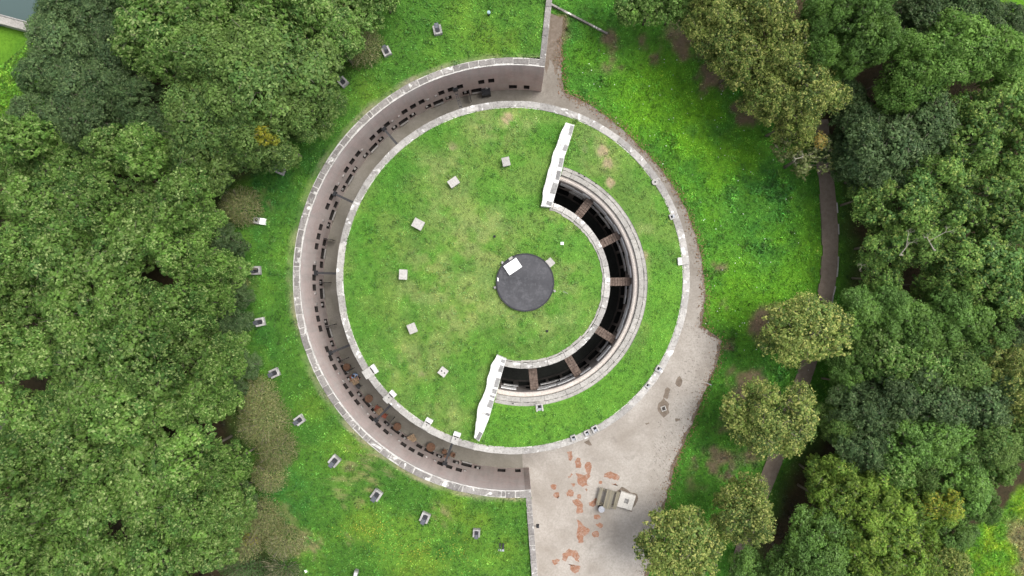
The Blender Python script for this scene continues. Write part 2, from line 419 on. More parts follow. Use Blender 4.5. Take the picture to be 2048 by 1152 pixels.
def right_cover(x, y):
    n = fbm(x * .35, y * .35, 3); n2 = fbm(x * 1.1, y * 1.1, 9)
    base = np.broadcast_to(G_MID, x.shape + (3,))
    c = mixc(base, G_LIME, np.clip(blobs(x, y, LIME_R) * sstep(.28, .56, n + .15 * n2), 0, 1))
    c = mixc(c, G_DEEP, np.clip(blobs(x, y, DEEP_R) * sstep(.30, .62, n2) * .7, 0, 1))
    soil = blobs(x, y, SOIL_R); s = sstep(.30, .95, soil * .85 + (n2 - .5) * 1.1 + (n - .5) * .5)
    c = mixc(c, STRAW * .55, np.clip(s * 1.6, 0, 1) * .7); c = mixc(c, SOIL * .8, s)
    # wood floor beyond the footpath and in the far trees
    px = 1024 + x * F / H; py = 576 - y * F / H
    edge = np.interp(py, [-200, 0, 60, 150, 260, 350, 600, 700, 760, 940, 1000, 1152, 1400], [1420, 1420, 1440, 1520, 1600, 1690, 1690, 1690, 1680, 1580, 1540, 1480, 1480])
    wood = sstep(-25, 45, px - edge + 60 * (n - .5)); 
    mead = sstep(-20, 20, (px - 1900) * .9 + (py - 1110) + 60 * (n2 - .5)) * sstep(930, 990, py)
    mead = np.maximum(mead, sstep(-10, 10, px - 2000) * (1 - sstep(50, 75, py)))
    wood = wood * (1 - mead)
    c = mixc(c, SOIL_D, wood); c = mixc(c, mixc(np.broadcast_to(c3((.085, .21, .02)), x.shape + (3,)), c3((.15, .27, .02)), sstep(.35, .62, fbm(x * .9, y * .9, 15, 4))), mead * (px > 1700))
    c = mixc(c, c3((.20, .19, .085)), sstep(-14, 14, px - 2038 + 50 * (n2 - .5) + (1152 - py) * .25) * sstep(1020, 1060, py))
    return c, np.maximum(s, wood)

# ------------------------------------------------------------------ the ground
n1 = 340; n2_ = 200
xs = np.concatenate([np.array([-600, -250, -120, -80, -60]), np.linspace(-50, 52, n1), np.array([60, 75, 120, 250, 600])])
ys = np.concatenate([np.array([-600, -250, -120, -60, -42]), np.linspace(-33, 33, n2_), np.array([42, 60, 120, 250, 600])])
X, Y = np.meshgrid(xs, ys)
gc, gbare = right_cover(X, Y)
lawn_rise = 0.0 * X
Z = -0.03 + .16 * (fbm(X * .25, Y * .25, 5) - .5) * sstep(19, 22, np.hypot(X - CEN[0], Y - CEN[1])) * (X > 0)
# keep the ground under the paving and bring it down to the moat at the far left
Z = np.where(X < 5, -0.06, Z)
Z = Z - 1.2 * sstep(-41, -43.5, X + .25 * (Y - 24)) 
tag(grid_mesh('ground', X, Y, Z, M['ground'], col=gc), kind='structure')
def ground_h(x, y): return 0.0

# moat in the far corner, with its pale bank wall
wb = MB(); wb.add([(-300, 25.2, -.35), (-42.6, 23.9, -.35), (-37.5, 27.5, -.35), (-36, 80, -.35), (-300, 80, -.35)], [(0, 1, 2, 3, 4)])
tag(wb.build('water', M['water']), kind='structure')

# raised bank behind the ditch wall
def bank_edge(y):
    dy = np.abs(y - CEN[1]); a = CEN[0] - np.sqrt(np.maximum(17.72 ** 2 - dy ** 2, 0))
    top = 2.24 + .107 * (y - 18.43); bot = 1.17 - .09 * (y + 16.5)
    return np.where(y > CEN[1] + 17.7, top, np.where(y < CEN[1] - 17.7, bot, a))
def bank_h(x, y):
    r = np.hypot(x - CEN[0], y - CEN[1]); d = np.maximum(r - 18.2, 0)
    h = 7.0 - 0.25 * sstep(0, 5, d) - 5.6 * sstep(5, 24, d) + .22 * (fbm(x * .3, y * .3, 21) - .5) * sstep(.3, 2, d)
    corner = sstep(-2.5, 2.5, (-x - 41.5) + (y - 24.0) * 1.2)      # falls to the moat
    return h - 2.0 * corner * sstep(38, 44, r) - .0
th = np.linspace(-90, 90, 150)
rows = np.concatenate([np.linspace(-90, CEN[1] - 17.7 - 12, 12), np.linspace(CEN[1] - 29, CEN[1] - 17.75, 30), CEN[1] + 17.69 * np.sin(np.radians(th)), np.linspace(CEN[1] + 17.75, CEN[1] + 29, 30), np.linspace(CEN[1] + 30, 90, 12)])
u = np.concatenate([np.linspace(0, 32, 85), np.linspace(33, 60, 20), [70, 90, 130, 200]])
YB, UB = np.meshgrid(rows, u, indexing='ij'); XB = bank_edge(YB) - UB
ZB = bank_h(XB, YB); ZB = np.where(UB > 60, np.minimum(ZB, .9), ZB)
BANK_SOIL = [(715, 950, 70, .5), (745, 900, 45, .4), (700, 985, 50, .45), (885, 1030, 36, .55), (800, 935, 40, .4), (605, 1100, 50, .6), (690, 1080, 30, .35), (300, 230, 45, 1), (380, 330, 60, 1), (420, 330, 50, .9), (520, 400, 40, .4), (480, 560, 40, .5), (540, 1050, 60, .6), (770, 940, 30, .45)]
BANK_Y = [(740, 1060, 70, .7), (830, 1100, 90, .8), (940, 1040, 90, .7), (990, 1100, 60, .6), (960, 40, 90, .5), (1000, 80, 70, .6), (760, 180, 60, .5), (620, 810, 40, .4), (700, 900, 60, .5)]
BANK_SHADE = [(520, 350, 110, .8), (500, 470, 60, .5), (500, 560, 70, .5), (505, 640, 60, .6), (520, 700, 50, .4), (640, 330, 80, .4), (600, 250, 60, .5), (480, 380, 80, .9), (560, 1000, 80, .7)]  # shade beside the trees, painted into the lawn as deeper green
def bank_cover(x, y):
    z = 6.8
    px = 1024 + x * F / (H - z); py = 576 - y * F / (H - z)
    n = fbm(x * .35, y * .35, 31); n2 = fbm(x * 1.2, y * 1.2, 37)
    c = np.broadcast_to(G_LEFT, x.shape + (3,))
    c = mixc(c, c3((.13, .225, .028)), np.clip(blobs(x, y, BANK_Y, z) * sstep(.3, .6, n + .1 * n2), 0, 1))
    c = mixc(c, G_DEEP, blobs(x, y, BANK_SHADE, z) * sstep(.25, .6, n2))
    r = np.hypot(x - CEN[0], y - CEN[1])
    c = mixc(c, c3((.095, .215, .030)), sstep(.5, .7, fbm(x * .5, y * .5, 41)) * .7)
    s = sstep(.30, .85, blobs(x, y, BANK_SOIL, z) + (fbm(x * 2.2, y * 2.2, 55) - .5) * 1.3)
    c = mixc(c, STRAW * .8, s * .85)
    rim = (1 - sstep(17.9, 18.25, r + .35 * (n2 - .5))) * (np.abs(y - CEN[1]) < 17.8)
    c = mixc(c, c3((.27, .235, .175)), rim * np.clip(.25 + 1.6 * (fbm(x * .7, y * .7, 66) - .35), 0, .9))
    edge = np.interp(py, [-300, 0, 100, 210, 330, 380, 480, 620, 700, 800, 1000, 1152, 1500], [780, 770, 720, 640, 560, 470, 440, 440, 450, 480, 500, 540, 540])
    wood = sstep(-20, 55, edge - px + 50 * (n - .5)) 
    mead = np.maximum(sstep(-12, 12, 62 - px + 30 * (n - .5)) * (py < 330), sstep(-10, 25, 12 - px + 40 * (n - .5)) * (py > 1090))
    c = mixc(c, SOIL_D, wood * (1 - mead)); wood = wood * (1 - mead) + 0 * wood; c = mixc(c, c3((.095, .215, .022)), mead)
    return c, np.maximum(np.maximum(s, wood), rim)
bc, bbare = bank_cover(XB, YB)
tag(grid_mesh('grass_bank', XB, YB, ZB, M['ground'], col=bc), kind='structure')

# ---- paving of the forecourt and the path round the tower
def jag(poly, amp, step=.4, s=0):
    out = []
    for i in range(len(poly)):
        a, b = Vector(poly[i]).to_2d(), Vector(poly[(i + 1) % len(poly)]).to_2d(); d = (b - a).length; n = max(1, int(d / step))
        nrm = Vector((-(b - a).y, (b - a).x)).normalized() if d > 1e-6 else Vector((0, 0))
        for k in range(n):
            p = a.lerp(b, k / n); q = p + nrm * amp * 2 * (float(fbm(p.x * 1.3, p.y * 1.3, 50 + s, 4)) - .5) * 2
            out.append((q.x, q.y))
    return out
edge_px = [(1104, 40), (1126, 34), (1122, 100), (1124, 160), (1130, 185), (1175, 208), (1218, 236), (1266, 280), (1312, 327), (1348, 375), (1376, 428), (1394, 480), (1404, 530), (1410, 580), (1407, 625), (1402, 652), (1420, 664), (1443, 682), (1436, 712), (1426, 745), (1406, 790), (1386, 840), (1366, 890), (1346, 940), (1332, 1000), (1318, 1060), (1296, 1152), (1275, 1260)]
epts = [at(*p) for p in edge_px]
outer = []
for a, b in zip(epts[:-1], epts[1:]):
    n = max(1, int((b - a).length / .3)); nr = Vector((-(b - a).y, (b - a).x, 0)).normalized()
    for k in range(n):
        p = a.lerp(b, k / n); outer.append(p + nr * (float(fbm(p.x * 1.9, p.y * 1.9, 61)) - .5) * .30)
outer.append(epts[-1])
PAVE = [(p.x, p.y) for p in outer] + [(2.6, -31.5), (-18, -31.5), (-18, 24.5), (3.2, 24.5)]
pv = MB(); pv.add([(x, y, .11) for x, y in PAVE] , [tuple(range(len(PAVE)))])
pave = tag(pv.build('forecourt_paving', M['paving']), kind='structure')
from mathutils.geometry import tessellate_polygon
for f in pave.data.polygons:
    if f.normal.z < 0: pave.data.flip_normals(); break
def in_poly(x, y, poly):
    x = np.asarray(x); y = np.asarray(y); ins = np.zeros(x.shape, bool); n = len(poly)
    for i in range(n):
        x0, y0 = poly[i]; x1, y1 = poly[(i + 1) % n]
        c = ((y0 > y) != (y1 > y)) & (x < (x1 - x0) * (y - y0) / (y1 - y0 + 1e-12) + x0); ins ^= c
    return ins
PZ = .11
# dirt and moss creeping in from the outer edge of the paving
dm = MB(); vs = []
op = [Vector((q.x, q.y, 0)) for q in outer]
for i, q in enumerate(op):
    d = (op[min(i + 4, len(op) - 1)] - op[max(i - 4, 0)]).normalized(); nr = Vector((d.y, -d.x, 0))
    nr = nr if nr.dot(Vector((CEN[0], CEN[1], 0)) - q) > 0 else -nr
    w_ = max(.02, 1.0 * (float(fbm(q.x * 1.7, q.y * 1.7, 131, 5)) - .30)); w_ *= 1.5 if q.y > 17 else (.55 if -2 < q.y < 17 else .8)
    vs += [q + Vector((0, 0, PZ + .004)), q + nr * w_ + Vector((0, 0, PZ + .004))]
dm.add(vs, [(2 * i, 2 * i + 1, 2 * i + 3, 2 * i + 2) for i in range(len(op) - 1)])
tag(dm.build('edge_dirt', M['dirt']), kind='structure')
# ditch floor
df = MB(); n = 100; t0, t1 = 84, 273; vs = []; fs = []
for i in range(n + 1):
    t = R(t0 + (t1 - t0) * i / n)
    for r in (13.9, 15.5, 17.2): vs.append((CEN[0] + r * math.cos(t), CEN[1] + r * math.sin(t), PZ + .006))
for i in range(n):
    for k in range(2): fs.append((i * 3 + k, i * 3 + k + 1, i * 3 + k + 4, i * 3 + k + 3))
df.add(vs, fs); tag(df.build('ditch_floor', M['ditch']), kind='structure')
# reddish worn patches where the skin of the paving has gone
patch = [[(305, 335), (340, 330), (345, 370), (330, 400), (310, 390)], [(355, 395), (380, 372), (397, 380), (392, 425), (375, 432), (358, 415)], [(434, 405), (462, 400), (466, 440), (455, 475), (432, 465)],
         [(360, 475), (395, 480), (420, 495), (450, 490), (440, 525), (452, 560), (410, 565), (385, 530)], [(308, 490), (340, 475), (350, 490), (330, 512), (308, 508)], [(298, 600), (330, 582), (348, 600), (345, 622), (315, 626)],
         [(222, 620), (245, 608), (258, 630), (245, 650), (225, 640)], [(344, 660), (380, 650), (408, 690), (412, 730), (370, 738), (372, 690)], [(550, 480), (585, 468), (620, 488), (648, 500), (640, 515), (600, 497), (555, 502)],
         [(598, 540), (625, 538), (642, 560), (630, 570), (602, 556)], [(450, 670), (490, 648), (508, 665), (480, 700), (460, 690)], [(485, 752), (510, 748), (528, 765), (505, 782), (488, 775)], [(492, 800), (520, 796), (538, 820), (525, 835), (495, 818)],
         [(368, 775), (390, 780), (412, 815), (450, 825), (462, 850), (445, 880), (410, 885), (415, 920), (390, 928), (376, 880), (385, 830)], [(285, 1010), (320, 970), (370, 985), (396, 1020), (385, 1060), (350, 1055), (320, 1020), (300, 1055), (282, 1045)],
         [(315, 1070), (350, 1075), (388, 1085), (385, 1120), (360, 1138), (330, 1105)], [(208, 1050), (240, 1030), (270, 1040), (255, 1075), (225, 1078)], [(420, 575), (440, 570), (450, 590), (430, 600)], [(376, 625), (392, 620), (396, 638), (380, 642)], [(200, 560), (225, 556), (228, 575), (210, 580)],
         [(484, 860), (500, 856), (504, 885), (490, 895)], [(335, 550), (352, 548), (356, 562), (338, 564)], [(520, 530), (534, 528), (535, 542), (522, 543)]]
for i, pl in enumerate(patch):
    pts = [at(1040 + x / 3.2738, 800 + y / 3.2738) for x, y in pl]
    q = jag(jag([(p.x, p.y) for p in pts], .16, .16, i), .10, .06, i + 40)
    mb = MB(); mb.add([(x, y, PZ + .004) for x, y in q], [tuple(range(len(q)))])
    o = mb.build('worn_patch', M['redearth'], pave)
    if o.data.polygons[0].normal.z < 0: o.data.flip_normals()

# footpath through the right-hand lawn and into the trees
def strip(name, px, half, mat, z, kerb=False):
    pts = [at(x, y) for x, y in px]; fine = []
    for i in range(len(pts) - 1):
        p0 = pts[max(i - 1, 0)]; p1 = pts[i]; p2 = pts[i + 1]; p3 = pts[min(i + 2, len(pts) - 1)]
        for k in range(10):
            s = k / 10
            fine.append(.5 * ((2 * p1) + (p2 - p0) * s + (2 * p0 - 5 * p1 + 4 * p2 - p3) * s * s + (3 * p1 - p0 - 3 * p2 + p3) * s ** 3))
    fine.append(pts[-1]); mb = MB(); vs = []; L = []
    for i, p in enumerate(fine):
        d = (fine[min(i + 1, len(fine) - 1)] - fine[max(i - 1, 0)]).normalized(); nr = Vector((-d.y, d.x, 0))
        w0 = half + .14 * (float(fbm(p.x * 1.3, p.y * 1.3, 71)) - .5)
        vs += [p + nr * w0 + Vector((0, 0, z)), p - nr * w0 + Vector((0, 0, z))]; L.append((p, nr, w0))
    mb.add(vs, [(2 * i, 2 * i + 1, 2 * i + 3, 2 * i + 2) for i in range(len(fine) - 1)])
    o = tag(mb.build(name, mat), kind='structure')
    return o, L
fp, FPL = strip('footpath', [(1640, 240), (1648, 330), (1656, 400), (1660, 470), (1658, 540), (1648, 600), (1632, 670), (1610, 745), (1580, 830), (1545, 930), (1510, 1020), (1480, 1120), (1450, 1250)], .70, M['footpath'], .10)
for sgn in (1, -1):
    for i in range(0, len(FPL) - 3, 3):
        if rnd.random() < .2 or not (-1.5 < FPL[i][0].y < 9): continue
        a, na, wa = FPL[i]; b, nb, wb_ = FPL[i + 3]
        p, q = a + na * sgn * (wa + .03), b + nb * sgn * (wb_ + .03); q = p.lerp(q, .96); d = (q - p); nr = Vector((-d.y, d.x, 0)).normalized() * .05
        MB().prism([(p - nr).to_2d(), (q - nr).to_2d(), (q + nr).to_2d(), (p + nr).to_2d()], -.05, .15).build('kerb_stone', M['pale_corbel'] if sgn > 0 else M['footpath'], fp)

# ------------------------------------------------------------------ ditch wall (counterscarp) with its firing slits
wall = thing('ditch_wall', 'long curved pink brick wall with stone coping and rows of dark slits, left of the round tower', 'wall', (CEN[0], CEN[1], 0))
T0, T1, RW, ZT = 81.4, 274.85, 17.15, 7.0
ups = []; lows = []
for k in range(-2, 12):
    c = 120.1 + 11.93 * k
    for d in (-2.75, 0, 2.9): ups.append((c + d, .74))
    lows.append((c + 4.7, 1.3)); lows.append((c + 4.7 - 3.3, .78)); lows.append((c + 4.7 + 3.3, .78))
ups = [u_ for u_ in ups if 94.5 < u_[0] < 262]; lows = [l for l in lows if 99 < l[0] < 262] + [(90, .99), (85.9, .7), (266.6, .99), (271.5, .7)]
UZ, LZ = (2.65, 3.65), (.55, 1.5)
deg = lambda wd: math.degrees(wd / RW) / 2 * .5 * 2 / 2
brk = {T0, T1}
for t, wd in ups + lows: h_ = math.degrees(wd / 2 / RW) * .72; brk |= {t - h_, t + h_}
brk = sorted(brk); tb = [brk[0]]
for b in brk[1:]:
    n = max(1, int(math.ceil((b - tb[-1]) / 1.5))); a = tb[-1]
    for k in range(1, n + 1): tb.append(a + (b - a) * k / n)
zb = [0, LZ[0], LZ[1], UZ[0], UZ[1], 5.2, ZT]
wf = MB(); vs = [(CEN[0] + RW * math.cos(R(t)), CEN[1] + RW * math.sin(R(t)), z) for t in tb for z in zb]; fs = []
def inside(t, z):
    for lst, zz in ((ups, UZ), (lows, LZ)):
        if zz[0] < z < zz[1]:
            for c, wd in lst:
                if abs(t - c) < math.degrees(wd / 2 / RW) * .72: return True
    return False
nz = len(zb)
for i in range(len(tb) - 1):
    if tb[i + 1] - tb[i] < 1e-5: continue
    for k in range(nz - 1):
        if not inside((tb[i] + tb[i + 1]) / 2, (zb[k] + zb[k + 1]) / 2): fs.append((i * nz + k, i * nz + k + 1, (i + 1) * nz + k + 1, (i + 1) * nz + k))
wf.add(vs, fs)
for t in (T0, T1):   # end faces
    a, b = (CEN[0] + RW * math.cos(R(t)), CEN[1] + RW * math.sin(R(t))), (CEN[0] + 17.9 * math.cos(R(t)), CEN[1] + 17.9 * math.sin(R(t)))
    wf.add([(*a, 0), (*b, 0), (*b, ZT), (*a, ZT)], [(0, 1, 2, 3)])
wo_ = wf.build('brick_face', M['brick'], wall)
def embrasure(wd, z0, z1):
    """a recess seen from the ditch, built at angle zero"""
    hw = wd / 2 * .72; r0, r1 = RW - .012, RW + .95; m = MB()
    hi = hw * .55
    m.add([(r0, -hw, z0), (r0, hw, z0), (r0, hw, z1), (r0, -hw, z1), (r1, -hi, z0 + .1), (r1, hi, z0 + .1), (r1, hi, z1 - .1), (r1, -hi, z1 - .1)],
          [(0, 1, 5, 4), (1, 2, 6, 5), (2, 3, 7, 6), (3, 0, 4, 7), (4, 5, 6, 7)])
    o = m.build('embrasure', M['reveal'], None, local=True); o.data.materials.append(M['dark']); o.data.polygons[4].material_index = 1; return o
protos = {}
for lst, zz in ((ups, UZ), (lows, LZ)):
    for t, wd in lst:
        key = (wd, zz)
        if key not in protos:
            o = protos[key] = embrasure(wd, *zz); o.parent = wall; o.rotation_euler = (0, 0, R(t))
        else: link_copy(protos[key], wall, None, R(t))
# pale sills under the wide low openings, corbels beside the slits
sill = MB().box((RW - .06, 0, LZ[0] - .06), (.16, .9, .10)).build('sill', M['pale_corbel'], None, local=True); first = True
for t, wd in lows:
    if wd > 1.1:
        if first: sill.parent = wall; sill.rotation_euler = (0, 0, R(t)); first = False
        else: link_copy(sill, wall, None, R(t))
corb = MB(); corb.box((RW - .04, 0, 3.05), (.14, .24, .22), taper=.8); corb = corb.build('corbel', M['pale_corbel'], None, local=True); first = True
for k in range(-2, 12):
    for d, dz in ((-4.6, 0), (4.75, 0), (1.45, -1.75), (8.2, -1.75)):
        t = 120.1 + 11.93 * k + d + rnd.uniform(-.3, .3)
        if t < 94 or t > 262 or rnd.random() < .12: continue
        if first: corb.parent = wall; corb.rotation_euler = (0, 0, R(t)); corb.location = (0, 0, dz); first = False
        else: link_copy(corb, wall, (0, 0, dz), R(t))
# iron shutters standing open on some low openings
sh = MB().box((RW - .42, 0, 1.1), (.8, .05, 1.15)).build('shutter', M['iron'], None, local=True); sh.parent = wall; sh.rotation_euler = (0, 0, R(167.9))
for t in (103.2, 181.2, 194.4, 205.6, 209.3, 229.5): link_copy(sh, wall, None, R(t))
shb = MB().box((RW - .3, 0, .8), (.6, .8, .7)).build('iron_hatch', M['iron'], None, local=True); shb.parent = wall; shb.rotation_euler = (0, 0, R(98.2))
# bed of mortar, stones laid on it
bed = MB().arc(CEN, RW - .03, 17.72, T0 + .1, T1 - .1, 6.94, 7.055, 1.5)
bed.build('mortar_bed', M['mortar'], wall)
t = T0 + .15
while t < T1 - .4:
    wd = rnd.choice([.35, .5, .8, .9, 1.1, 1.3, 1.5]); dt = math.degrees(wd / 17.5); te = min(t + dt, T1 - .15)
    gap = math.degrees(rnd.uniform(.04, .09) / 17.5)
    rin = RW + rnd.uniform(.05, .12)
    MB().arc(CEN, rin, rnd.uniform(17.60, 17.74), t, te - gap, 7.0, 7.10 + rnd.uniform(-.015, .02), 2.0, .02, .02).build('coping_stone', M['coping'], wall)
    t = te

# straight retaining walls running off from both ends
def retaining(label, p0, p1, right, cap):
    o = thing('retaining_wall', label, 'wall', (p0[0], p0[1], 0)); d = Vector((p1[0] - p0[0], p1[1] - p0[1])); L = d.length; d.normalize()
    n = Vector((-d.y, d.x)) * (1 if right else -1)       # towards the bank
    a, b = Vector(p0), Vector(p1)
    MB().prism([a, b, b + n * .46, a + n * .46], 0, 6.95).build('brick_face', M['brick_flat'], o)
    MB().prism([a - n * .02, b - n * .02, b + n * .44, a + n * .44], 6.96, 7.05).build('mortar_bed', M['mortar'], o)
    s = 0.0
    while s < L - .2:
        wd = rnd.uniform(.6, 1.7); e = min(s + wd, L)
        q0, q1 = a + d * (s + .03), a + d * (e - .03); j = rnd.uniform(-.03, .03)
        MB().prism([q0 - n * .01, q1 - n * .01, q1 + n * (.42 + j), q0 + n * (.42 + j)], 7.0, 7.10 + rnd.uniform(-.01, .02)).build('coping_stone', M[cap], o); s = e
    return o
retaining('straight stone-topped wall running up from the curved wall to the top of the picture', (2.62, 17.84), (4.4, 34), True, 'coping')
retaining('straight stone-topped wall running down beside the pale forecourt', (1.5, -16.25), (2.9, -34), False, 'coping')

# steel beams spanning the ditch
def beam(t, label, double=False):
    o = thing('ditch_beam', label, 'beam', (CEN[0], CEN[1], 3.05), R(t), 'steel beams bridging the ditch')
    m = MB()
    for y in ((-.09, .09) if double else (0,)):
        m.box((15.55, y, .07), (3.2, .05 if double else .20, .03)); m.box((15.55, y, 0), (3.2, .05, .14)); m.box((15.55, y, -.07), (3.2, .05 if double else .20, .03))
    m.build('girder', M['steel'], o, local=True)
    MB().box((17.02, 0, 0), (.24, .42, .42)).build('wall_bracket', M['iron'], o, local=True)
    MB().box((14.07, 0, 0), (.2, .34, .34)).build('tower_bracket', M['iron'], o, local=True)
    if double:
        for k in range(5): MB().box((14.4 + k * .55, 0, .03), (.05, .18, .05)).build('spacer', M['iron'], o, local=True)
for k, lb in enumerate(['twin railed dark beam across the ditch, nearest the upper straight wall', 'dark beam across the ditch between the twin railed beam and the next one down, upper left', 'dark beam across the ditch, upper left, just above the wall stretch with a lone open shutter',
                        'level dark beam across the ditch at its leftmost point', 'dark beam across the ditch just above the seated person', 'dark beam across the ditch beside the red chairs and square table', 'dark beam across the ditch between two round rusty seats, lowest of the beams']):
    beam(107 + 23.8 * k, lb, k == 0)

# ------------------------------------------------------------------ the tower
tower = thing('round_tower', 'large round brick fort tower with grass roof, pale stone rim and crescent courtyard', 'fort tower', (CEN[0], CEN[1], 0))
RT, TZ = 13.97, 8.0
tw = MB(); n = 120; vs = []; fs = []
for i in range(n):
    t = 2 * PI * i / n
    for z in (0, TZ - .12): vs.append((CEN[0] + (RT - .12) * math.cos(t), CEN[1] + (RT - .12) * math.sin(t), z))
for i in range(n): j = (i + 1) % n; fs.append((2 * i, 2 * j, 2 * j + 1, 2 * i + 1))
tw.add(vs, fs).build('outer_wall', M['brick_tower'], tower, smooth=True)
MB().arc(CEN, 13.42, RT - .01, 0, 360, TZ - .14, TZ + .015, 2.0).build('mortar_bed', M['mortar'], tower)
t = 0.0
while t < 359.6:
    dt = math.degrees(rnd.uniform(.8, 1.6) / 13.7); te = min(t + dt, 360); gap = math.degrees(.045 / 13.7)
    MB().arc(CEN, 13.46 + rnd.uniform(-.06, .05), RT + rnd.uniform(-.01, .015), t, te - gap, TZ - .06, TZ + .06 + rnd.uniform(-.012, .015), 2.0, .015, .02).build('coping_stone', M['coping_tower'], tower); t = te

A0, A1 = -104.2, 71.5                       # courtyard sector about PC
RD, RO = 6.72, 9.83                         # drum face, outer edge of courtyard coping
def ray_R(t, Rr):
    dx, dy = PC[0] - CEN[0], PC[1] - CEN[1]; c, s = np.cos(t), np.sin(t); b = dx * c + dy * s
    return -b + np.sqrt(b * b - (dx * dx + dy * dy - Rr * Rr))
def roof_h(x, y, ring):
    d = np.hypot(x - CEN[0], y - CEN[1]) / 13.5
    n = .10 * (fbm(x * .5, y * .5, 81) - .5)
    rp = np.hypot(x - PC[0], y - PC[1]); ap = np.degrees(np.arctan2(y - PC[1], x - PC[0]))
    dip = sstep(RD - 2.8, RD - .6, rp) * (1 - sstep(RD + .6, RD + 3.0, rp)) * sstep(A0 - 40, A0 - 2, ap) * (1 - sstep(A1 + 2, A1 + 40, ap))
    main = 8.0 + .62 * sstep(1.0, .35, d) + n * sstep(1, .93, d); main = main + (8.02 - main) * dip
    return np.where(ring, 8.0 + .10 * sstep(1, .9, d) + n * sstep(1, .93, d), main)
TW_Y = [(960, 480, 90, .8), (900, 420, 80, .6), (860, 560, 90, .7), (920, 620, 80, .7), (880, 330, 60, .7), (980, 250, 60, .8), (1040, 240, 40, .8), (800, 720, 60, .7), (860, 700, 60, .6), (950, 560, 60, .6), (1120, 430, 50, .5), (880, 830, 50, .7), (1000, 620, 60, .6), (1190, 300, 60, .5), (1200, 290, 30, .8), (1215, 330, 28, .8), (1285, 520, 28, .8), (1290, 460, 25, .7), (1295, 570, 25, .6), (1130, 560, 40, .6), (1110, 640, 70, .5)]
TW_D = [(730, 480, 60, .6), (720, 600, 60, .6), (760, 420, 60, .5), (880, 280, 50, .5), (740, 660, 50, .5), (1100, 290, 50, .5), (780, 350, 50, .6)]
TW_S = [(1205, 300, 16, .9), (1215, 325, 16, .9), (1222, 365, 14, .8), (1285, 510, 16, .85), (1286, 545, 14, .7), (1015, 235, 16, .8), (985, 250, 18, .6), (905, 290, 16, .6), (1075, 240, 14, .5), (1172, 300, 14, .7), (1283, 585, 12, .6), (845, 740, 20, .4)]
def roof_cover(x, y, ring=None):
    z = 8.2
    n = fbm(x * .4, y * .4, 91); n2 = fbm(x * 1.3, y * 1.3, 95)
    c = np.broadcast_to(G_TOWER, x.shape + (3,))
    c = mixc(c, c3((.085, .210, .032)), sstep(.42, .6, fbm(x * .6, y * .6, 99)) * .8)
    c = mixc(c, G_TOWER_Y, np.clip(blobs(x, y, TW_Y, z) * sstep(.3, .62, n2 + .2 * (n - .5)) * .9, 0, 1))
    c = mixc(c, c3((.055, .17, .022)), blobs(x, y, TW_D, z) * sstep(.3, .6, n))
    px = 1024 + x * F / 53.8; py = 576 - y * F / 53.8
    fresh = sstep(-30, 40, (px - 980) * .35 + (py - 800) * 1.0) * sstep(960, 990, px) + sstep(1290, 1310, px) * sstep(480, 560, py)
    c = mixc(c, c3((.090, .225, .030)), np.clip(fresh, 0, 1) * .85)
    s = sstep(.4, .75, blobs(x, y, TW_S, z) + (n2 - .5) * .8)
    c = mixc(c, c3((.30, .245, .16)), s * .9)
    return c, s
def sector(name, a0, a1, rin, rout, ring, nr, na):
    tt = np.radians(np.linspace(a0, a1, na)); rr = np.linspace(0, 1, nr)
    Tm, Um = np.meshgrid(tt, rr, indexing='ij')
    ro = ray_R(Tm, 13.5) if rout is None else np.full_like(Tm, rout); r = rin + (ro - rin) * Um
    x = PC[0] + r * np.cos(Tm); y = PC[1] + r * np.sin(Tm); z = roof_h(x, y, ring)
    c, s = roof_cover(x, y)
    o = grid_mesh(name, x, y, z, M['ground'], col=c); o.parent = tower; o.location = (-CEN[0], -CEN[1], 0); return o
sector('roof_lawn', A1, 360 + A0, 0.0, None, False, 46, 150)
sector('roof_lawn', A0, A1, 0.0, RD - .55, False, 26, 130)
sector('roof_lawn', A0, A1, RO - .12, None, True, 16, 130)

# courtyard: drum wall, outer wall with stepped openings, floor
dw = MB(); n = 90; vs = []; fs = []
for i in range(n + 1):
    t = R(A0 + (A1 - A0) * i / n)
    for z in (0, 7.95): vs.append((PC[0] + RD * math.cos(t), PC[1] + RD * math.sin(t), z))
for i in range(n): fs.append((2 * i, 2 * i + 2, 2 * i + 3, 2 * i + 1))
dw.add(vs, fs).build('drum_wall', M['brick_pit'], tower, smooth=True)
fl = MB(); vs = []; fs = []
for i in range(n + 1):
    t = R(A0 - 1 + (A1 - A0 + 2) * i / n)
    for r in (RD - .3, 9.4): vs.append((PC[0] + r * math.cos(t), PC[1] + r * math.sin(t), .17))
for i in range(n): fs.append((2 * i, 2 * i + 1, 2 * i + 3, 2 * i + 2))
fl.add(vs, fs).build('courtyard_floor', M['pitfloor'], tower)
RF = 8.72
BEAMS = [51.5, 27, 1, -32.3, -59.5, -84.5]
wins = []
ed = [A1] + BEAMS + [A0]
for a, b in zip(ed[:-1], ed[1:]):
    span = a - b; m_ = max(2, int(round(span / 9)))
    for k in range(m_):
        c = b + span * (k + .5) / m_; wins.append((c, 2.1, 1.2, 3.6)); wins.append((c + span / m_ * .22, 1.1, 4.35, 5.2))
brk = {A0, A1}
for c, wd, z0, z1 in wins: h_ = math.degrees(wd / 2 / RF) * .5; brk |= {c - h_, c + h_}
brk = sorted(brk); tb = [brk[0]]
for b in brk[1:]:
    nn = max(1, int(math.ceil((b - tb[-1]) / 2))); a = tb[-1]
    for k in range(1, nn + 1): tb.append(a + (b - a) * k / nn)
zb = [0, 1.2, 3.6, 4.35, 5.2, 7.45]; nz = len(zb)
cf = MB(); fs = []
vs = [(PC[0] + RF * math.cos(R(t)), PC[1] + RF * math.sin(R(t)), z) for t in tb for z in zb]
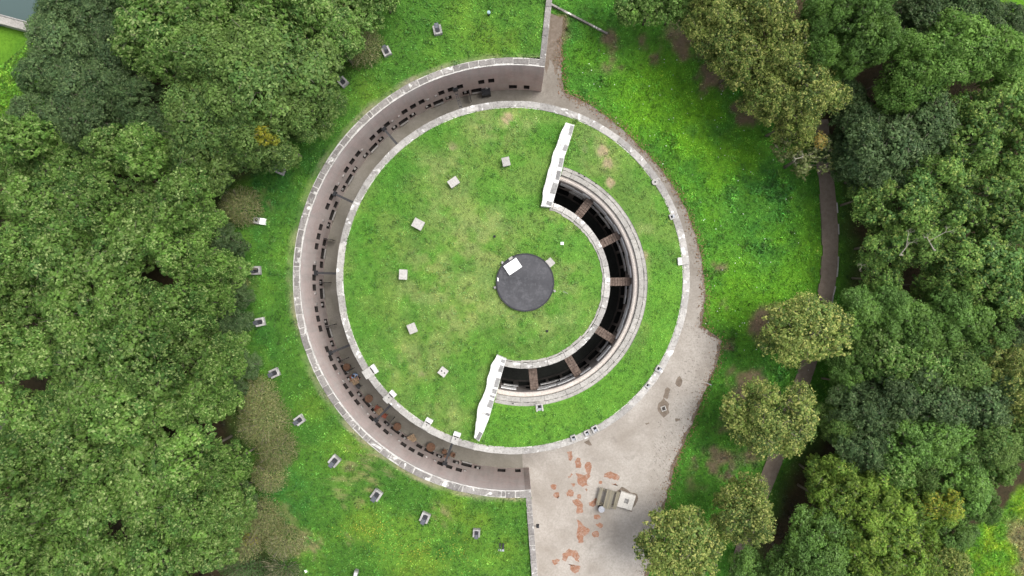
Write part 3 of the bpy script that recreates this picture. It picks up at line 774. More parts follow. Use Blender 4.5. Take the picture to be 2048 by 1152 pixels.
for i in range(len(tb) - 1):
    for k in range(nz - 1):
        tm, zm = (tb[i] + tb[i + 1]) / 2, (zb[k] + zb[k + 1]) / 2
        if not any(z0 < zm < z1 and abs(tm - c) < math.degrees(wd / 2 / RF) * .5 for c, wd, z0, z1 in wins):
            fs.append((i * nz + k, i * nz + k + 1, (i + 1) * nz + k + 1, (i + 1) * nz + k))
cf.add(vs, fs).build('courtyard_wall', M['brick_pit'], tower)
for c, wd, z0, z1 in wins:
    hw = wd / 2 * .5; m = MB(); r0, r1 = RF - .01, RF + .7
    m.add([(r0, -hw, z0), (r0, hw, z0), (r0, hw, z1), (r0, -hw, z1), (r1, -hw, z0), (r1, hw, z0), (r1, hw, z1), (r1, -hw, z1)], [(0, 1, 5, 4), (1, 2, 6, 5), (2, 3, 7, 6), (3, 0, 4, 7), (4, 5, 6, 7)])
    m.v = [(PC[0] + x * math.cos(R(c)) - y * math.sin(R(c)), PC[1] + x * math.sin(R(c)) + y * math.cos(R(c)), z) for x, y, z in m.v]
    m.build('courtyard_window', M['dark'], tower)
# plaster left on the courtyard wall in stepped slabs
for a, b in zip(ed[:-1], ed[1:]):
    span = a - b
    for (u0, u1, z0, z1) in ((.10, .52, 5.28, 6.3), (.50, .90, 5.6, 6.6), (.2, .62, 3.7, 4.32), (.6, .9, 3.75, 4.34), (.05, .3, 6.1, 6.7)):
        du = rnd.uniform(-.06, .06); dz = rnd.uniform(-.15, .15)
        if rnd.random() < .12: continue
        MB().arc(PC, RF - .05 - rnd.uniform(0, .03), RF + .03, b + span * max(.02, u0 + du), b + span * min(.97, u1 + du), z0 + dz, z1 + dz, 3.0).build('plaster_slab', M['plaster'], tower)
MB().arc(PC, RF - .02, 9.10, A0, A1, 7.3, 7.72, 2.0, .0, .10).build('courtyard_ledge', M['ledge'], tower)
t = A0
while t < A1 - .4:
    dt = math.degrees(rnd.uniform(1.0, 2.0) / 9.4); te = min(t + dt, A1)
    MB().arc(PC, 9.04, 9.42 + .005, t, te - .12, 7.5, 8.03 + rnd.uniform(-.01, .01), 2.0, .0, .02).build('coping_stone', M['pit_coping'], tower)
    MB().arc(PC, 9.44, RO + rnd.uniform(-.12, .06), t, te - .10, 7.6, 8.06 + rnd.uniform(-.015, .015), 2.0, .03, .03).build('coping_stone', M['pit_coping'], tower)
    t = te
t = A0
while t < A1 - .4:
    dt = math.degrees(rnd.uniform(.8, 1.5) / 6.5); te = min(t + dt, A1)
    MB().arc(PC, RD - .42, RD + .03, t, te - .22, 7.9, 8.13 + rnd.uniform(-.01, .012), 2.5, .01, .02).build('coping_stone', M['coping_tower'], tower)
    MB().arc(PC, RD - .60 + rnd.uniform(-.05, .05), RD - .44, t, te - .2, 7.9, 8.08, 2.5, .03, .01).build('backing_stone', M['pit_coping'], tower)
    t = te
# brick arches across the courtyard: each a flat-topped flying buttress with a curved underside
for t in BEAMS:
    o = empty('buttress'); o.parent = tower; o.location = (PC[0] - CEN[0], PC[1] - CEN[1], 0); o.rotation_euler = (0, 0, R(t))
    m = MB(); n = 10; vs = []; hw = .34
    for i in range(n + 1):
        s = i / n; r = RD - .02 + (RF - RD + .04) * s; zu = 5.0 + .75 * math.sin(PI * s)
        vs += [(r, -hw, zu), (r, hw, zu), (r, hw, 6.35), (r, -hw, 6.35)]
    fs = []
    for i in range(n):
        for k in range(4): fs.append((i * 4 + k, (i + 1) * 4 + k, (i + 1) * 4 + (k + 1) % 4, i * 4 + (k + 1) % 4))
    m.add(vs, fs); m.build('arch', M['brick_arch'], o, local=True)
    for i in range(9):                       # courses of rough brick on the back of the arch
        for j in range(3):
            if rnd.random() < .06: continue
            m = MB().box((RD + .12 + i * (RF - RD - .1) / 9, -.225 + j * .225 + rnd.uniform(-.01, .01), 6.40), ((RF - RD - .1) / 9 - .03, .205, .11 + rnd.uniform(-.02, .03)), rnd.uniform(-.03, .03))
            m.build('brick', M['brick_arch'], o, local=True)
# the two white walls that stop the earth at the ends of the courtyard
def white_wall(left, right, ends, label):
    z = 8.75; L = [at(x, y, z) for x, y in left]; Rr = [at(x, y, z) for x, y in right]
    o = empty('end_wall'); o.parent = tower; o['label'] = label
    def dens(P, amp, s):
        out = []
        for a, b in zip(P[:-1], P[1:]):
            n = max(1, int((b - a).length / .2))
            for k in range(n):
                p = a.lerp(b, k / n); out.append((p.x + amp * (float(fbm(p.x * 1.0, p.y * 1.0, s, 5)) - .5), p.y))
        return out + [(P[-1].x, P[-1].y)]
    poly = dens(L, .30, 3) + dens(Rr[::-1], .05, 5)
    MB().prism(poly, 0.05, z).build('rendered_wall', M['white_wall'], o)
    # worn grey quoins along the courtyard edge
    d = 0
    for a, b in zip(Rr[:-1], Rr[1:]):
        Ls = (b - a).length; s = .12; dr = (b - a).normalized(); nr = Vector((-dr.y, dr.x, 0))
        mid = L[len(L) // 2]
        if (mid - a).dot(nr) < 0: nr = -nr
        while s < Ls - .2:
            wd = min(rnd.uniform(.45, .9), Ls - s - .05)
            if rnd.random() < .85 and wd > .2:
                p, q = a + dr * s, a + dr * (s + wd); dep = rnd.uniform(.24, .46)
                q4 = [p + nr * .03, q + nr * .03, q + nr * dep + dr * rnd.uniform(-.05, .05), p + nr * (dep + rnd.uniform(-.06, .06))]
                MB().prism([v.to_2d() for v in q4], z - .2, z + .012).build('quoin_stone', M['quoin'], o)
            s += wd + rnd.uniform(.1, .6)
    return o
white_wall([(1131, 245), (1116, 282), (1104, 309), (1092, 359), (1087, 376), (1082, 412)], [(1149, 250), (1138, 289), (1129, 314), (1124, 340), (1107, 403), (1102, 414)], None, 'upper white end wall')
white_wall([(995, 710), (983, 731), (973, 769), (964, 796), (954, 819), (951, 846), (948, 875)], [(1013, 718), (1009, 729), (992, 790), (989, 799), (979, 834), (967, 864), (958, 883)], None, 'lower white end wall')
# bolt holes in the courtyard coping
for px, py in ((1158, 347), (1169, 353), (1192, 367), (1026, 807)):
    p = at(px, py, 8.08); MB().tube((p.x, p.y, 8.0), (p.x, p.y, 8.085), .06, n=8).build('bolt_socket', M['dark'], tower)

# ------------------------------------------------------------------ things on the tower roof
def on_roof(px, py):
    p = at(px, py, 8.4); z = float(roof_h(np.array(p.x), np.array(p.y), np.array(False))); p = at(px, py, z); return p.x, p.y, z
def vent_block(px, py, rz, label, size=(.72, .84), h=.62, holes=0):
    x, y, z = on_roof(px, py); p = at(px, py, z + h)
    o = thing('vent_block', label, 'stone block', (p.x, p.y, z - .1), R(rz), 'square stone vent blocks on the tower lawn')
    MB().box((0, 0, (h + .1 - .14) / 2), (size[0] - .1, size[1] - .1, h + .1 - .14)).build('shaft', M['block_grey'], o, local=True)
    m = MB().box((0, 0, h + .03), (size[0], size[1], .14)); m.build('cap', M['block'], o, local=True)
    for k in range(holes): MB().tube((-.13 + .26 * k, 0, h + .0), (-.13 + .26 * k, 0, h + .104), .06, n=10).build('vent_hole', M['dark'], o, local=True)
vent_block(1012, 323, 12, 'squarish pale stone block on the tower lawn, nearest the upper white wall', (.60, .68))
vent_block(907, 364, 35, 'pale stone block turned askew, second from the upper white wall on the tower lawn', (.80, .62))
vent_block(836, 448, 62, 'pale stone block on the upper left of the tower lawn, above the leftmost block')
vent_block(806, 549, 87, 'leftmost pale stone block standing on the tower lawn', (.78, .62))
vent_block(824, 657, 112, 'pale stone block on the tower lawn below the leftmost block', (.76, .64))
vent_block(886, 744, 143, 'pale stone block with two dark holes on the tower lawn, lower left', (.64, .62), holes=2)
vent_block(1100, 525, 40, 'low pinkish square stone touching the edge of the dark round cover', (.58, .62), .12)

# central dark round cover with its white hatch
x, y, z = on_roof(1050, 565)
cov = thing('round_cover', 'dark grey round felt cover in the middle of the tower lawn', 'roof cover', (x, y, z - .1))
m = MB(); n = 64; vs = []; fs = []
for r, zz in ((2.24, -.2), (2.24, .32), (2.16, .36), (1.1, .42)):
    for k in range(n): vs.append((r * math.cos(2 * PI * k / n), r * math.sin(2 * PI * k / n), zz))
vs.append((0, 0, .45))
for a in range(3):
    for k in range(n): fs.append((a * n + k, a * n + (k + 1) % n, (a + 1) * n + (k + 1) % n, (a + 1) * n + k))
for k in range(n): fs.append((3 * n + k, 3 * n + (k + 1) % n, 4 * n))
m.add(vs, fs).build('felt_roof', M['asphalt'], cov, local=True)
MB().arc((0, 0), 2.17, 2.27, 0, 360, .28, .385, 5).build('rim', M['iron'], cov, local=True)
p = at(1025.5, 533, z + .55)
hb = thing('roof_hatch', 'bright white rectangular hatch lying on the dark round cover', 'hatch', (p.x, p.y, z + .30), R(34))
MB().box((0, 0, .06), (1.14, .80, .14)).build('frame', M['grey'], hb, local=True)
MB().box((0, 0, .17), (1.18, .84, .09)).build('lid', M['white_paint'], hb, local=True)
p = at(1024, 518, z + .2); tag(MB().box((p.x - .1, p.y + .05, z + .24), (.34, .18, .12), R(34)).build('pale_brick', M['block']), 'small pale brick beside the top edge of the white hatch', 'brick')
for px, py, lb in ((1005, 525, 'small grey anchor stone on the upper left edge of the round cover'), (990, 575, 'small grey anchor stone on the left edge of the round cover'), (1109, 582, 'small grey anchor stone on the right edge of the round cover')):
    xx, yy, zz = on_roof(px, py); tag(MB().box((xx, yy, zz + .08), (.2, .22, .28), .5, .85, .02).build('anchor_stone', M['block_grey']), lb, 'stone', 'anchor stones around the round cover')
def small(name, px, py, size, mat, label, cat, rz=0.0, taper=.92):
    xx, yy, zz = on_roof(px, py)
    return tag(MB().box((xx, yy, zz + size[2] / 2 - .03), size, rz, taper, .01).build(name, mat), label, cat)
small('marker_stone', 1124, 487, (.24, .24, .2), M['white_paint'], 'little white square stone on the lawn right of the round cover', 'stone')
small('pale_stick', 1131, 585, (.40, .07, .06), M['block'], 'short pale stick lying on the lawn right of the round cover', 'stick', -.4)
small('white_board', 1308, 683, (.66, .10, .06), M['white_paint'], 'narrow white board lying on the grass ring near the right rim', 'board', -.55)
small('white_clip', 996, 559, (.09, .28, .35), M['white_paint'], 'tiny white upright strip at the left edge of the round cover', 'strip')
for px, py, lb in ((989, 473, 'small dark pipe stub in the lawn above the round cover'), (1094, 662, 'small dark pipe stub in the lawn below the round cover')):
    xx, yy, zz = on_roof(px, py); o = thing('pipe_stub', lb, 'pipe', (xx, yy, zz)); MB().tube((0, 0, -.1), (0, 0, .16), .1, n=12).build('pipe', M['iron'], o, local=True); MB().tube((0, 0, .161), (0, 0, .165), .07, n=12).build('pipe_mouth', M['dark'], o, local=True)

# stone slabs and scupper boxes along the tower rim
def rim_slab(px, py, length, label, hole=True, groove=True, wd=.55):
    p = at(px, py, 8.2); a = math.atan2(p.y - CEN[1], p.x - CEN[0])
    o = thing('chimney_slab', label, 'stone slab', (p.x, p.y, 8.0), a, 'stone slabs set against the tower rim')
    MB().box((.08, 0, .12), (length, wd, .26)).build('slab', M['block'], o, local=True)
    MB().box((-length / 2 + .14, 0, .16), (.30, wd + .02, .28)).build('head_stone', M['white_wall'], o, local=True)
    if groove: MB().box((-length / 2 + .36, 0, .27), (.06, wd * .72, .04)).build('groove', M['dark'], o, local=True)
    if hole: MB().tube((.12, 0, .2), (.12, 0, .257), .05, n=10).build('vent_hole', M['dark'], o, local=True)
rim_slab(741, 743, 1.05, 'pale stone slab on the tower rim nearest the seated person', False, True, .72)
rim_slab(780, 793, .95, 'pale slab with a groove and hole on the tower rim beside the red chairs')
rim_slab(855, 847, .85, 'pale slab with a groove on the tower rim near the lone square table')
rim_slab(912, 875, .85, 'pale slab with a hole on the tower rim nearest the lower white wall')
rim_slab(1366, 522, .80, 'plain pale slab on the right rim of the tower', False, False, .58)
def scupper(px, py, label, s=.5, c=None, rz=None):
    p = at(px, py, 8.2); c = c or CEN; a = math.atan2(p.y - c[1], p.x - c[0]) if rz is None else rz
    o = thing('scupper_box', label, 'drain box', (p.x, p.y, 7.95), a, 'small dark-mouthed drain boxes on the tower rim')
    for y in (-1, 1): MB().box((0, y * s * .42, .16), (s * 1.1, s * .2, .3)).build('cheek_stone', M['block'], o, local=True)
    MB().box((-s * .46, 0, .17), (s * .2, s * .72, .3)).build('back_stone', M['block'], o, local=True)
    MB().box((.05 * s, 0, .1), (s * .85, s * .72, .16)).build('grey_floor', M['grey'], o, local=True)
    MB().box((-.1 * s, 0, .186), (s * .4, s * .42, .02)).build('drain_mouth', M['dark'], o, local=True)
scupper(1345, 433, 'drain box on the right rim of the tower above the plain pale slab', .42)
scupper(1318, 738, 'drain box on the lower right rim, farther up of the two close ones', .46)
scupper(1296, 771, 'smaller drain box on the lower right rim, lower of the two close ones', .36)
scupper(1147, 876, 'narrow drain box on the bottom rim, left of a close trio', .42)
scupper(1174, 866, 'middle drain box of the close trio on the bottom rim', .40)
scupper(1190, 858, 'drain box on the bottom rim, right of a close trio', .48)
scupper(1079, 815, 'drain box on the outer coping of the courtyard', .55, PC)
p = at(1310, 364, 8.15); o = thing('round_drain', 'round pale drain ring with a black hole on the upper right rim', 'drain', (p.x, p.y, 8.0))
MB().arc((0, 0), .07, .25, 0, 360, 0, .2, 20).build('ring', M['block'], o, local=True); MB().tube((0, 0, .0), (0, 0, .1), .068, n=14).build('drain_hole', M['dark'], o, local=True)

# ------------------------------------------------------------------ vents in the bank outside the ditch wall
def bank_vent_proto(group):
    o = thing('bank_vent', 'x', 'vent', (0, 0, 0), 0, group)
    for y in (-1, 1): MB().box((0, y * .29, .2), (.80, .17, .5)).build('side_stone', M['block_grey'], o, local=True)
    MB().box((-.32, 0, .2), (.16, .40, .5)).build('back_stone', M['block_grey'], o, local=True)
    MB().tube((-.06, 0, -.05), (-.06, 0, .462), .215, n=20).build('shaft_mouth', M['iron'], o, local=True)
    m = MB(); m.add([(.05, -.15, .465), (.05, .15, .465), (.66, .19, .30), (.66, -.19, .30), (.05, -.15, 0), (.05, .15, 0), (.66, .19, -.1), (.66, -.19, -.1)], [(0, 1, 2, 3), (0, 3, 7, 4), (1, 5, 6, 2), (3, 2, 6, 7), (0, 4, 5, 1)])
    m.build('chute', M['chute'], o, local=True)
    return o
VENTS = [(875, 60, 1, 'grey stone vent with a black mouth, topmost on the upper lawn'), (773, 103, .95, 'grey stone vent on the upper lawn beside the olive shrub'), (686, 164, .95, 'grey stone vent poking out beside the large dark tree'), (561, 340, 1.0, 'grey stone vent under the lower edge of the large dark tree'),
         (512, 541, 1.0, 'grey stone vent on the left bank level with the level ditch beam'), (520, 644, 1.0, 'grey stone vent on the left bank, second above the big brown shrubs'), (549, 746, 1.0, 'grey stone vent on the left bank just above the big brown shrubs'), (599, 840, 1.0, 'grey stone vent on the left bank beside the big brown shrubs'),
         (669, 922, 1.1, 'grey stone vent on the lower left lawn next to straw-coloured grass'), (753, 990, 1.1, 'grey stone vent on the lower lawn, below the straw-coloured grass'), (850, 1035, 1.05, 'grey stone vent on the lower lawn beside a bare brown patch'), (953, 1066, .85, 'small grey stone vent on the lower lawn, nearest the forecourt wall')]
pr = None
for px, py, s, lb in VENTS:
    p = at(px, py, 7.0); zz = float(bank_h(np.array(p.x), np.array(p.y))); p = at(px, py, zz + .3)
    a = math.atan2(p.y - CEN[1], p.x - CEN[0])
    if pr is None: pr = o = bank_vent_proto('stone vents along the grass bank')
    else: o = copy_tree(pr)
    o.location = (p.x, p.y, zz - .02); o.rotation_euler = (0, 0, a + rnd.uniform(-.1, .1)); o.scale = (s * .9, s * .9, 1); o['label'] = lb
p = at(519, 442, 7); zz = float(bank_h(np.array(p.x), np.array(p.y))); p = at(519, 442, zz + .3)
o = thing('capped_vent', 'wide stone vent half covered by a white slab, beside the brown bush', 'vent', (p.x, p.y, zz), R(-8), 'stone vents along the grass bank')
MB().box((-.22, 0, .17), (.50, .52, .5)).build('grey_half', M['block_grey'], o, local=True)
MB().box((.27, 0, .2), (.40, .50, .5)).build('white_slab', M['white_paint'], o, local=True)
MB().box((.035, 0, .17), (.05, .5, .44)).build('joint', M['dark'], o, local=True)
MB().tube((-.22, .04, .40), (-.22, .04, .426), .14, n=14).build('shaft_mouth', M['iron'], o, local=True)
p = at(1003, 1094, 6.8); zz = float(bank_h(np.array(p.x), np.array(p.y)))
o = thing('twin_grate', 'pair of dark slots of a sunken grate in the lower lawn near the forecourt wall', 'grate', (p.x, p.y, zz), R(-4))
for xx in (-.13, .13): MB().box((xx, .08, .04), (.15, .46, .12)).build('slot', M['iron'], o, local=True)
MB().box((0, -.24, .04), (.46, .16, .14)).build('kerb', M['grey'], o, local=True)
p = at(978, 30, 6.8); zz = float(bank_h(np.array(p.x), np.array(p.y)))
o = thing('vent_pipe', 'slim grey-blue vent pipe standing in the upper lawn', 'pipe', (p.x, p.y, zz))
MB().tube((0, 0, -.1), (0, 0, .5), .11, n=12).build('stem', M['iron'], o, local=True); MB().tube((0, 0, .48), (0, 0, .6), .15, .13, n=12).build('cap', M['pipe'], o, local=True)
# white wall stub and scraps at the bottom edge
p = at(713, 1145, 6.2); zz = float(bank_h(np.array(p.x), np.array(p.y)))
o = thing('wall_stub', 'white-topped narrow wall stub at the bottom edge of the lower lawn', 'wall', (p.x, p.y, zz), R(-15))
MB().box((0, -.45, .1), (.30, 1.5, .9)).build('rendered_wall', M['quoin'], o, local=True); MB().box((.02, -.47, .58), (.24, 1.35, .06)).build('top_slab', M['white_wall'], o, local=True)
p = at(606, 1150, 6.2); zz = float(bank_h(np.array(p.x), np.array(p.y)))
tag(MB().box((p.x, p.y, zz + .08), (.22, .26, .25), .4, .8, .02).build('white_stone', M['white_paint']), 'little white stone at the bottom edge below the brown shrubs', 'stone')
# pale stones of a ruined wall at the left edge, moat bank
o = thing('ruined_wall', 'pale broken wall top showing at the left edge beside the trees', 'wall', at(2, 840, 1.6), R(-12))
zz = float(bank_h(np.array(at(2, 840, 1.6).x), np.array(at(2, 840, 1.6).y))); o.location.z = zz
MB().box((0, .55, .3), (.75, 1.0, .8), .04, .9, .05).build('stone', M['coping_tower'], o, local=True); MB().box((-.15, -.7, .25), (.6, 1.3, .7), -.08, .9, .05).build('stone', M['coping_tower'], o, local=True)
o = thing('moat_quay', 'pale low quay wall along the moat in the top left corner', 'wall', (-45.6, 24.3, -.5), R(-15))
MB().box((0, -.2, .3), (7.0, .7, 1.0)).build('quay_stone', M['pit_coping'], o, local=True); MB().box((0, .2, .87), (7.0, .08, .10)).build('white_edge', M['pale_corbel'], o, local=True)
# thin kerb wall at the top
a, b = at(1102, 8, .3), at(1216, 66, .3); d = (b - a); nrm = Vector((-d.y, d.x, 0)).normalized() * .08
o = thing('kerb_wall', 'thin low stone kerb slanting down from the upper straight wall', 'wall', (a.x, a.y, 0)); m_ = 9
for k in range(m_):
    p, q = a.lerp(b, k / m_), a.lerp(b, (k + .96) / m_); MB().prism([(p - nrm).to_2d(), (q - nrm).to_2d(), (q + nrm).to_2d(), (p + nrm).to_2d()], -.1, .34 - .02 * k).build('kerb_stone', M['coping'], o)

# ------------------------------------------------------------------ forecourt furniture
p = at(1216.5, 998, .75); A = R(-14)
o = thing('picnic_table', 'weathered wooden picnic table with plank benches on the forecourt', 'picnic table', (p.x, p.y, PZ), A)
for k in range(4): MB().box((-.24 + k * .165, 0, .745), (.15, 1.72, .04)).build('table_plank', M['weatherwood'], o, local=True)
for sx in (-1, 1):
    for k in range(2): MB().box((sx * .78 + (k - .5) * .155, 0, .45), (.14, 1.62, .04)).build('bench_plank', M['weatherwood'], o, local=True)
for sy in (-1, 1):
    MB().box((0, sy * .72, .40), (1.7, .06, .09)).build('cross_beam', M['weatherwood'], o, local=True)
    MB().box((0, sy * .72, .70), (.62, .06, .05)).build('top_bearer', M['weatherwood'], o, local=True)
    for sx in (-1, 1): MB().tube((sx * .2, sy * .55, .7), (sx * .72, sy * .55, 0), .045, n=6).build('leg', M['weatherwood'], o, local=True)
p = at(1203, 1018.5, .8); o = thing('litter_bin', 'round grey-topped bin at the end of the picnic table', 'bin', (p.x, p.y, PZ))
MB().tube((0, 0, 0), (0, 0, .72), .25, .27, 20).build('drum', M['steel'], o, local=True); MB().tube((0, 0, .72), (0, 0, .78), .30, .27, 20).build('lid', M['grey'], o, local=True)
p = at(1252, 1001, .35); o = thing('stone_plinth', 'square cream stone plinth with a sunken grey centre beside the picnic table', 'plinth', (p.x, p.y, PZ), R(-17))
for k in range(4):
    an = k * PI / 2; MB().box((.44 * math.cos(an) - .0 * math.sin(an), .44 * math.sin(an), .22), (.50, .955, .44), an).build('edge_stone', M['bench_block'], o, local=True) if k % 2 == 0 else MB().box((.44 * math.cos(an), .44 * math.sin(an), .215), (.46, .40, .43), an).build('edge_stone', M['bench_block'], o, local=True)
    if k % 2: 
        for sx in (-1, 1): MB().box((sx * .445, .585 * math.sin(an), .217), (.49, .21, .434)).build('corner_stone', M['bench_block'], o, local=True)
MB().box((0, 0, .16), (.46, .46, .32)).build('sunken_slab', M['block_grey'], o, local=True)
q = jag([(p.x + a_ * math.cos(R(-17)) - b_ * math.sin(R(-17)), p.y + a_ * math.sin(R(-17)) + b_ * math.cos(R(-17))) for a_, b_ in ((-.95, -.85), (.85, -.9), (.98, .6), (.9, .85), (-.6, .95), (-.98, .6))], .12, .12, 33)
m = MB(); m.add([(a_, b_, PZ + .005) for a_, b_ in q], [tuple(range(len(q)))]); dp = m.build('worn_patch', M['dirt'], pave)
if dp.data.polygons[0].normal.z < 0: dp.data.flip_normals()
p = at(1327, 817, .1); o = thing('floor_drain', 'small square drain grate in a dirty hollow of the forecourt', 'drain', (p.x, p.y, PZ), R(20))
for sx in (-1, 1): MB().box((sx * .19, 0, .03), (.07, .46, .06)).build('frame_bar', M['block'], o, local=True)
for sy in (-1, 1): MB().box((0, sy * .19, .032), (.31, .07, .06)).build('frame_bar', M['block'], o, local=True)
for k in range(4): MB().box((-.12 + k * .08, 0, .028), (.04, .31, .03)).build('grate_bar', M['iron'], o, local=True)
for pxs in ([(1099, 30), (1125, 36), (1122, 80), (1123, 125), (1112, 150), (1100, 120), (1092, 150), (1090, 118), (1094, 70)], [(1316, 805), (1327, 795), (1337, 808), (1338, 825), (1326, 835), (1314, 822)], [(1326, 795), (1333, 775), (1338, 778), (1334, 797)], [(1352, 768), (1358, 752), (1363, 760), (1360, 772)], [(1168, 884), (1178, 878), (1184, 890), (1178, 890)], [(1289, 846), (1298, 842), (1300, 848), (1292, 850)], [(1350, 838), (1360, 835), (1363, 842), (1352, 843)]):
    q = jag([at(*a_).to_2d() for a_ in pxs], .12, .12, 5); m = MB(); m.add([(a_, b_, PZ + .003) for a_, b_ in q], [tuple(range(len(q)))]); dp = m.build('worn_patch', M['dirt'], pave)
    if dp.data.polygons[0].normal.z < 0: dp.data.flip_normals()
p = at(1075, 1052, 3.0); o = thing('wall_lamp', 'small black lamp box on the wall beside the forecourt', 'lamp', (1.98, p.y, 3.0), 0)
MB().box((.05, 0, .0), (.34, .05, .05)).build('arm', M['iron'], o, local=True); MB().box((.24, 0, .04), (.26, .30, .26), 0, .8).build('housing', M['iron'], o, local=True); MB().box((.24, -.0, -.10), (.18, .2, .04)).build('lens', M['white_paint'], o, local=True)
p = at(1418, 768, .1); tag(MB().box((p.x, p.y, .16), (.5, .07, .05), -.4, .9, .01).build('grey_bar', M['grey']), 'thin grey bar lying on the grass right of the forecourt', 'bar')

# ------------------------------------------------------------------ cafe furniture and the visitor in the ditch
def cafe_table(px, py, round_, mat, label, r=.36):
    p = at(px, py, .75); o = thing('cafe_table', label, 'table', (p.x, p.y, PZ), rnd.uniform(0, 1.5) if round_ else R(28), 'cafe tables in the ditch')
    if round_: MB().tube((0, 0, .71), (0, 0, .74), r, n=24).build('tabletop', mat, o, local=True)
    else:
        for k in range(4): MB().box((-.27 + k * .18, 0, .73), (.17, .66, .03)).build('tabletop_plank', mat, o, local=True)
        MB().box((0, 0, .70), (.62, .5, .02)).build('apron', M['iron'], o, local=True)
    MB().tube((0, 0, .03), (0, 0, .70), .035, n=10).build('stem', M['iron'], o, local=True); MB().tube((0, 0, 0), (0, 0, .03), .22, n=16).build('foot', M['iron'], o, local=True)
def cafe_chair(px, py, rz, mat, label, round_=False, fmat='iron'):
    p = at(px, py, .5); o = thing('cafe_chair', label, 'chair', (p.x, p.y, PZ), R(rz), 'cafe chairs in the ditch')
    if round_: MB().tube((0, 0, .44), (0, 0, .47), .23, n=18).build('seat', mat, o, local=True)
    else: MB().box((0, 0, .455), (.42, .42, .035)).build('seat', mat, o, local=True)
    m = MB().arc((.02, 0), .20, .23, 130, 230, .62, .86, 15); m.build('backrest', mat, o, local=True)
    for sx in (-1, 1):
        for sy in (-1, 1): MB().tube((sx * .17, sy * .17, .44), (sx * .2, sy * .2, 0), .014, n=6).build('leg', M[fmat], o, local=True)
        MB().tube((-.18, sx * .13, .44), (-.2, sx * .13, .75), .012, n=6).build('back_post', M[fmat], o, local=True)
cafe_table(694, 734, True, M['corten'], 'dull rust-coloured round table in the ditch above the seated person', .33)
cafe_table(709, 762, False, M['wood'], 'light wooden table in front of the seated person')
cafe_table(738, 797, True, M['corten'], 'round rust-coloured table in the ditch above the red chairs', .36)
cafe_table(760, 824, False, M['wood'], 'square wooden table between the two red chairs')
cafe_table(795, 853, True, M['corten'], 'round rust-coloured table in the ditch below the red chairs', .36)
cafe_table(824, 877, False, M['wood'], 'lone square wooden table standing out in the ditch')
cafe_table(862, 894, True, M['corten'], 'round rust-coloured table right of the lone square table', .40)
cafe_table(893, 914, True, M['corten'], 'small rusty table between the pair of round seats', .24)
cafe_chair(755, 816, 60, M['red'], 'red chair above the square table')
cafe_chair(769, 831, 240, M['red'], 'red chair below the square table')
cafe_chair(889, 903, -20, M['corten'], 'round rusty seat left of the lowest ditch beam', True)
cafe_chair(906, 909, 160, M['corten'], 'round rusty seat right of the lowest ditch beam', True)
cafe_chair(705, 755, 60, M['red'], 'dark red chair under the seated person')
cafe_chair(717, 772, 230, M['steel'], 'dark metal chair across the table from the seated person')

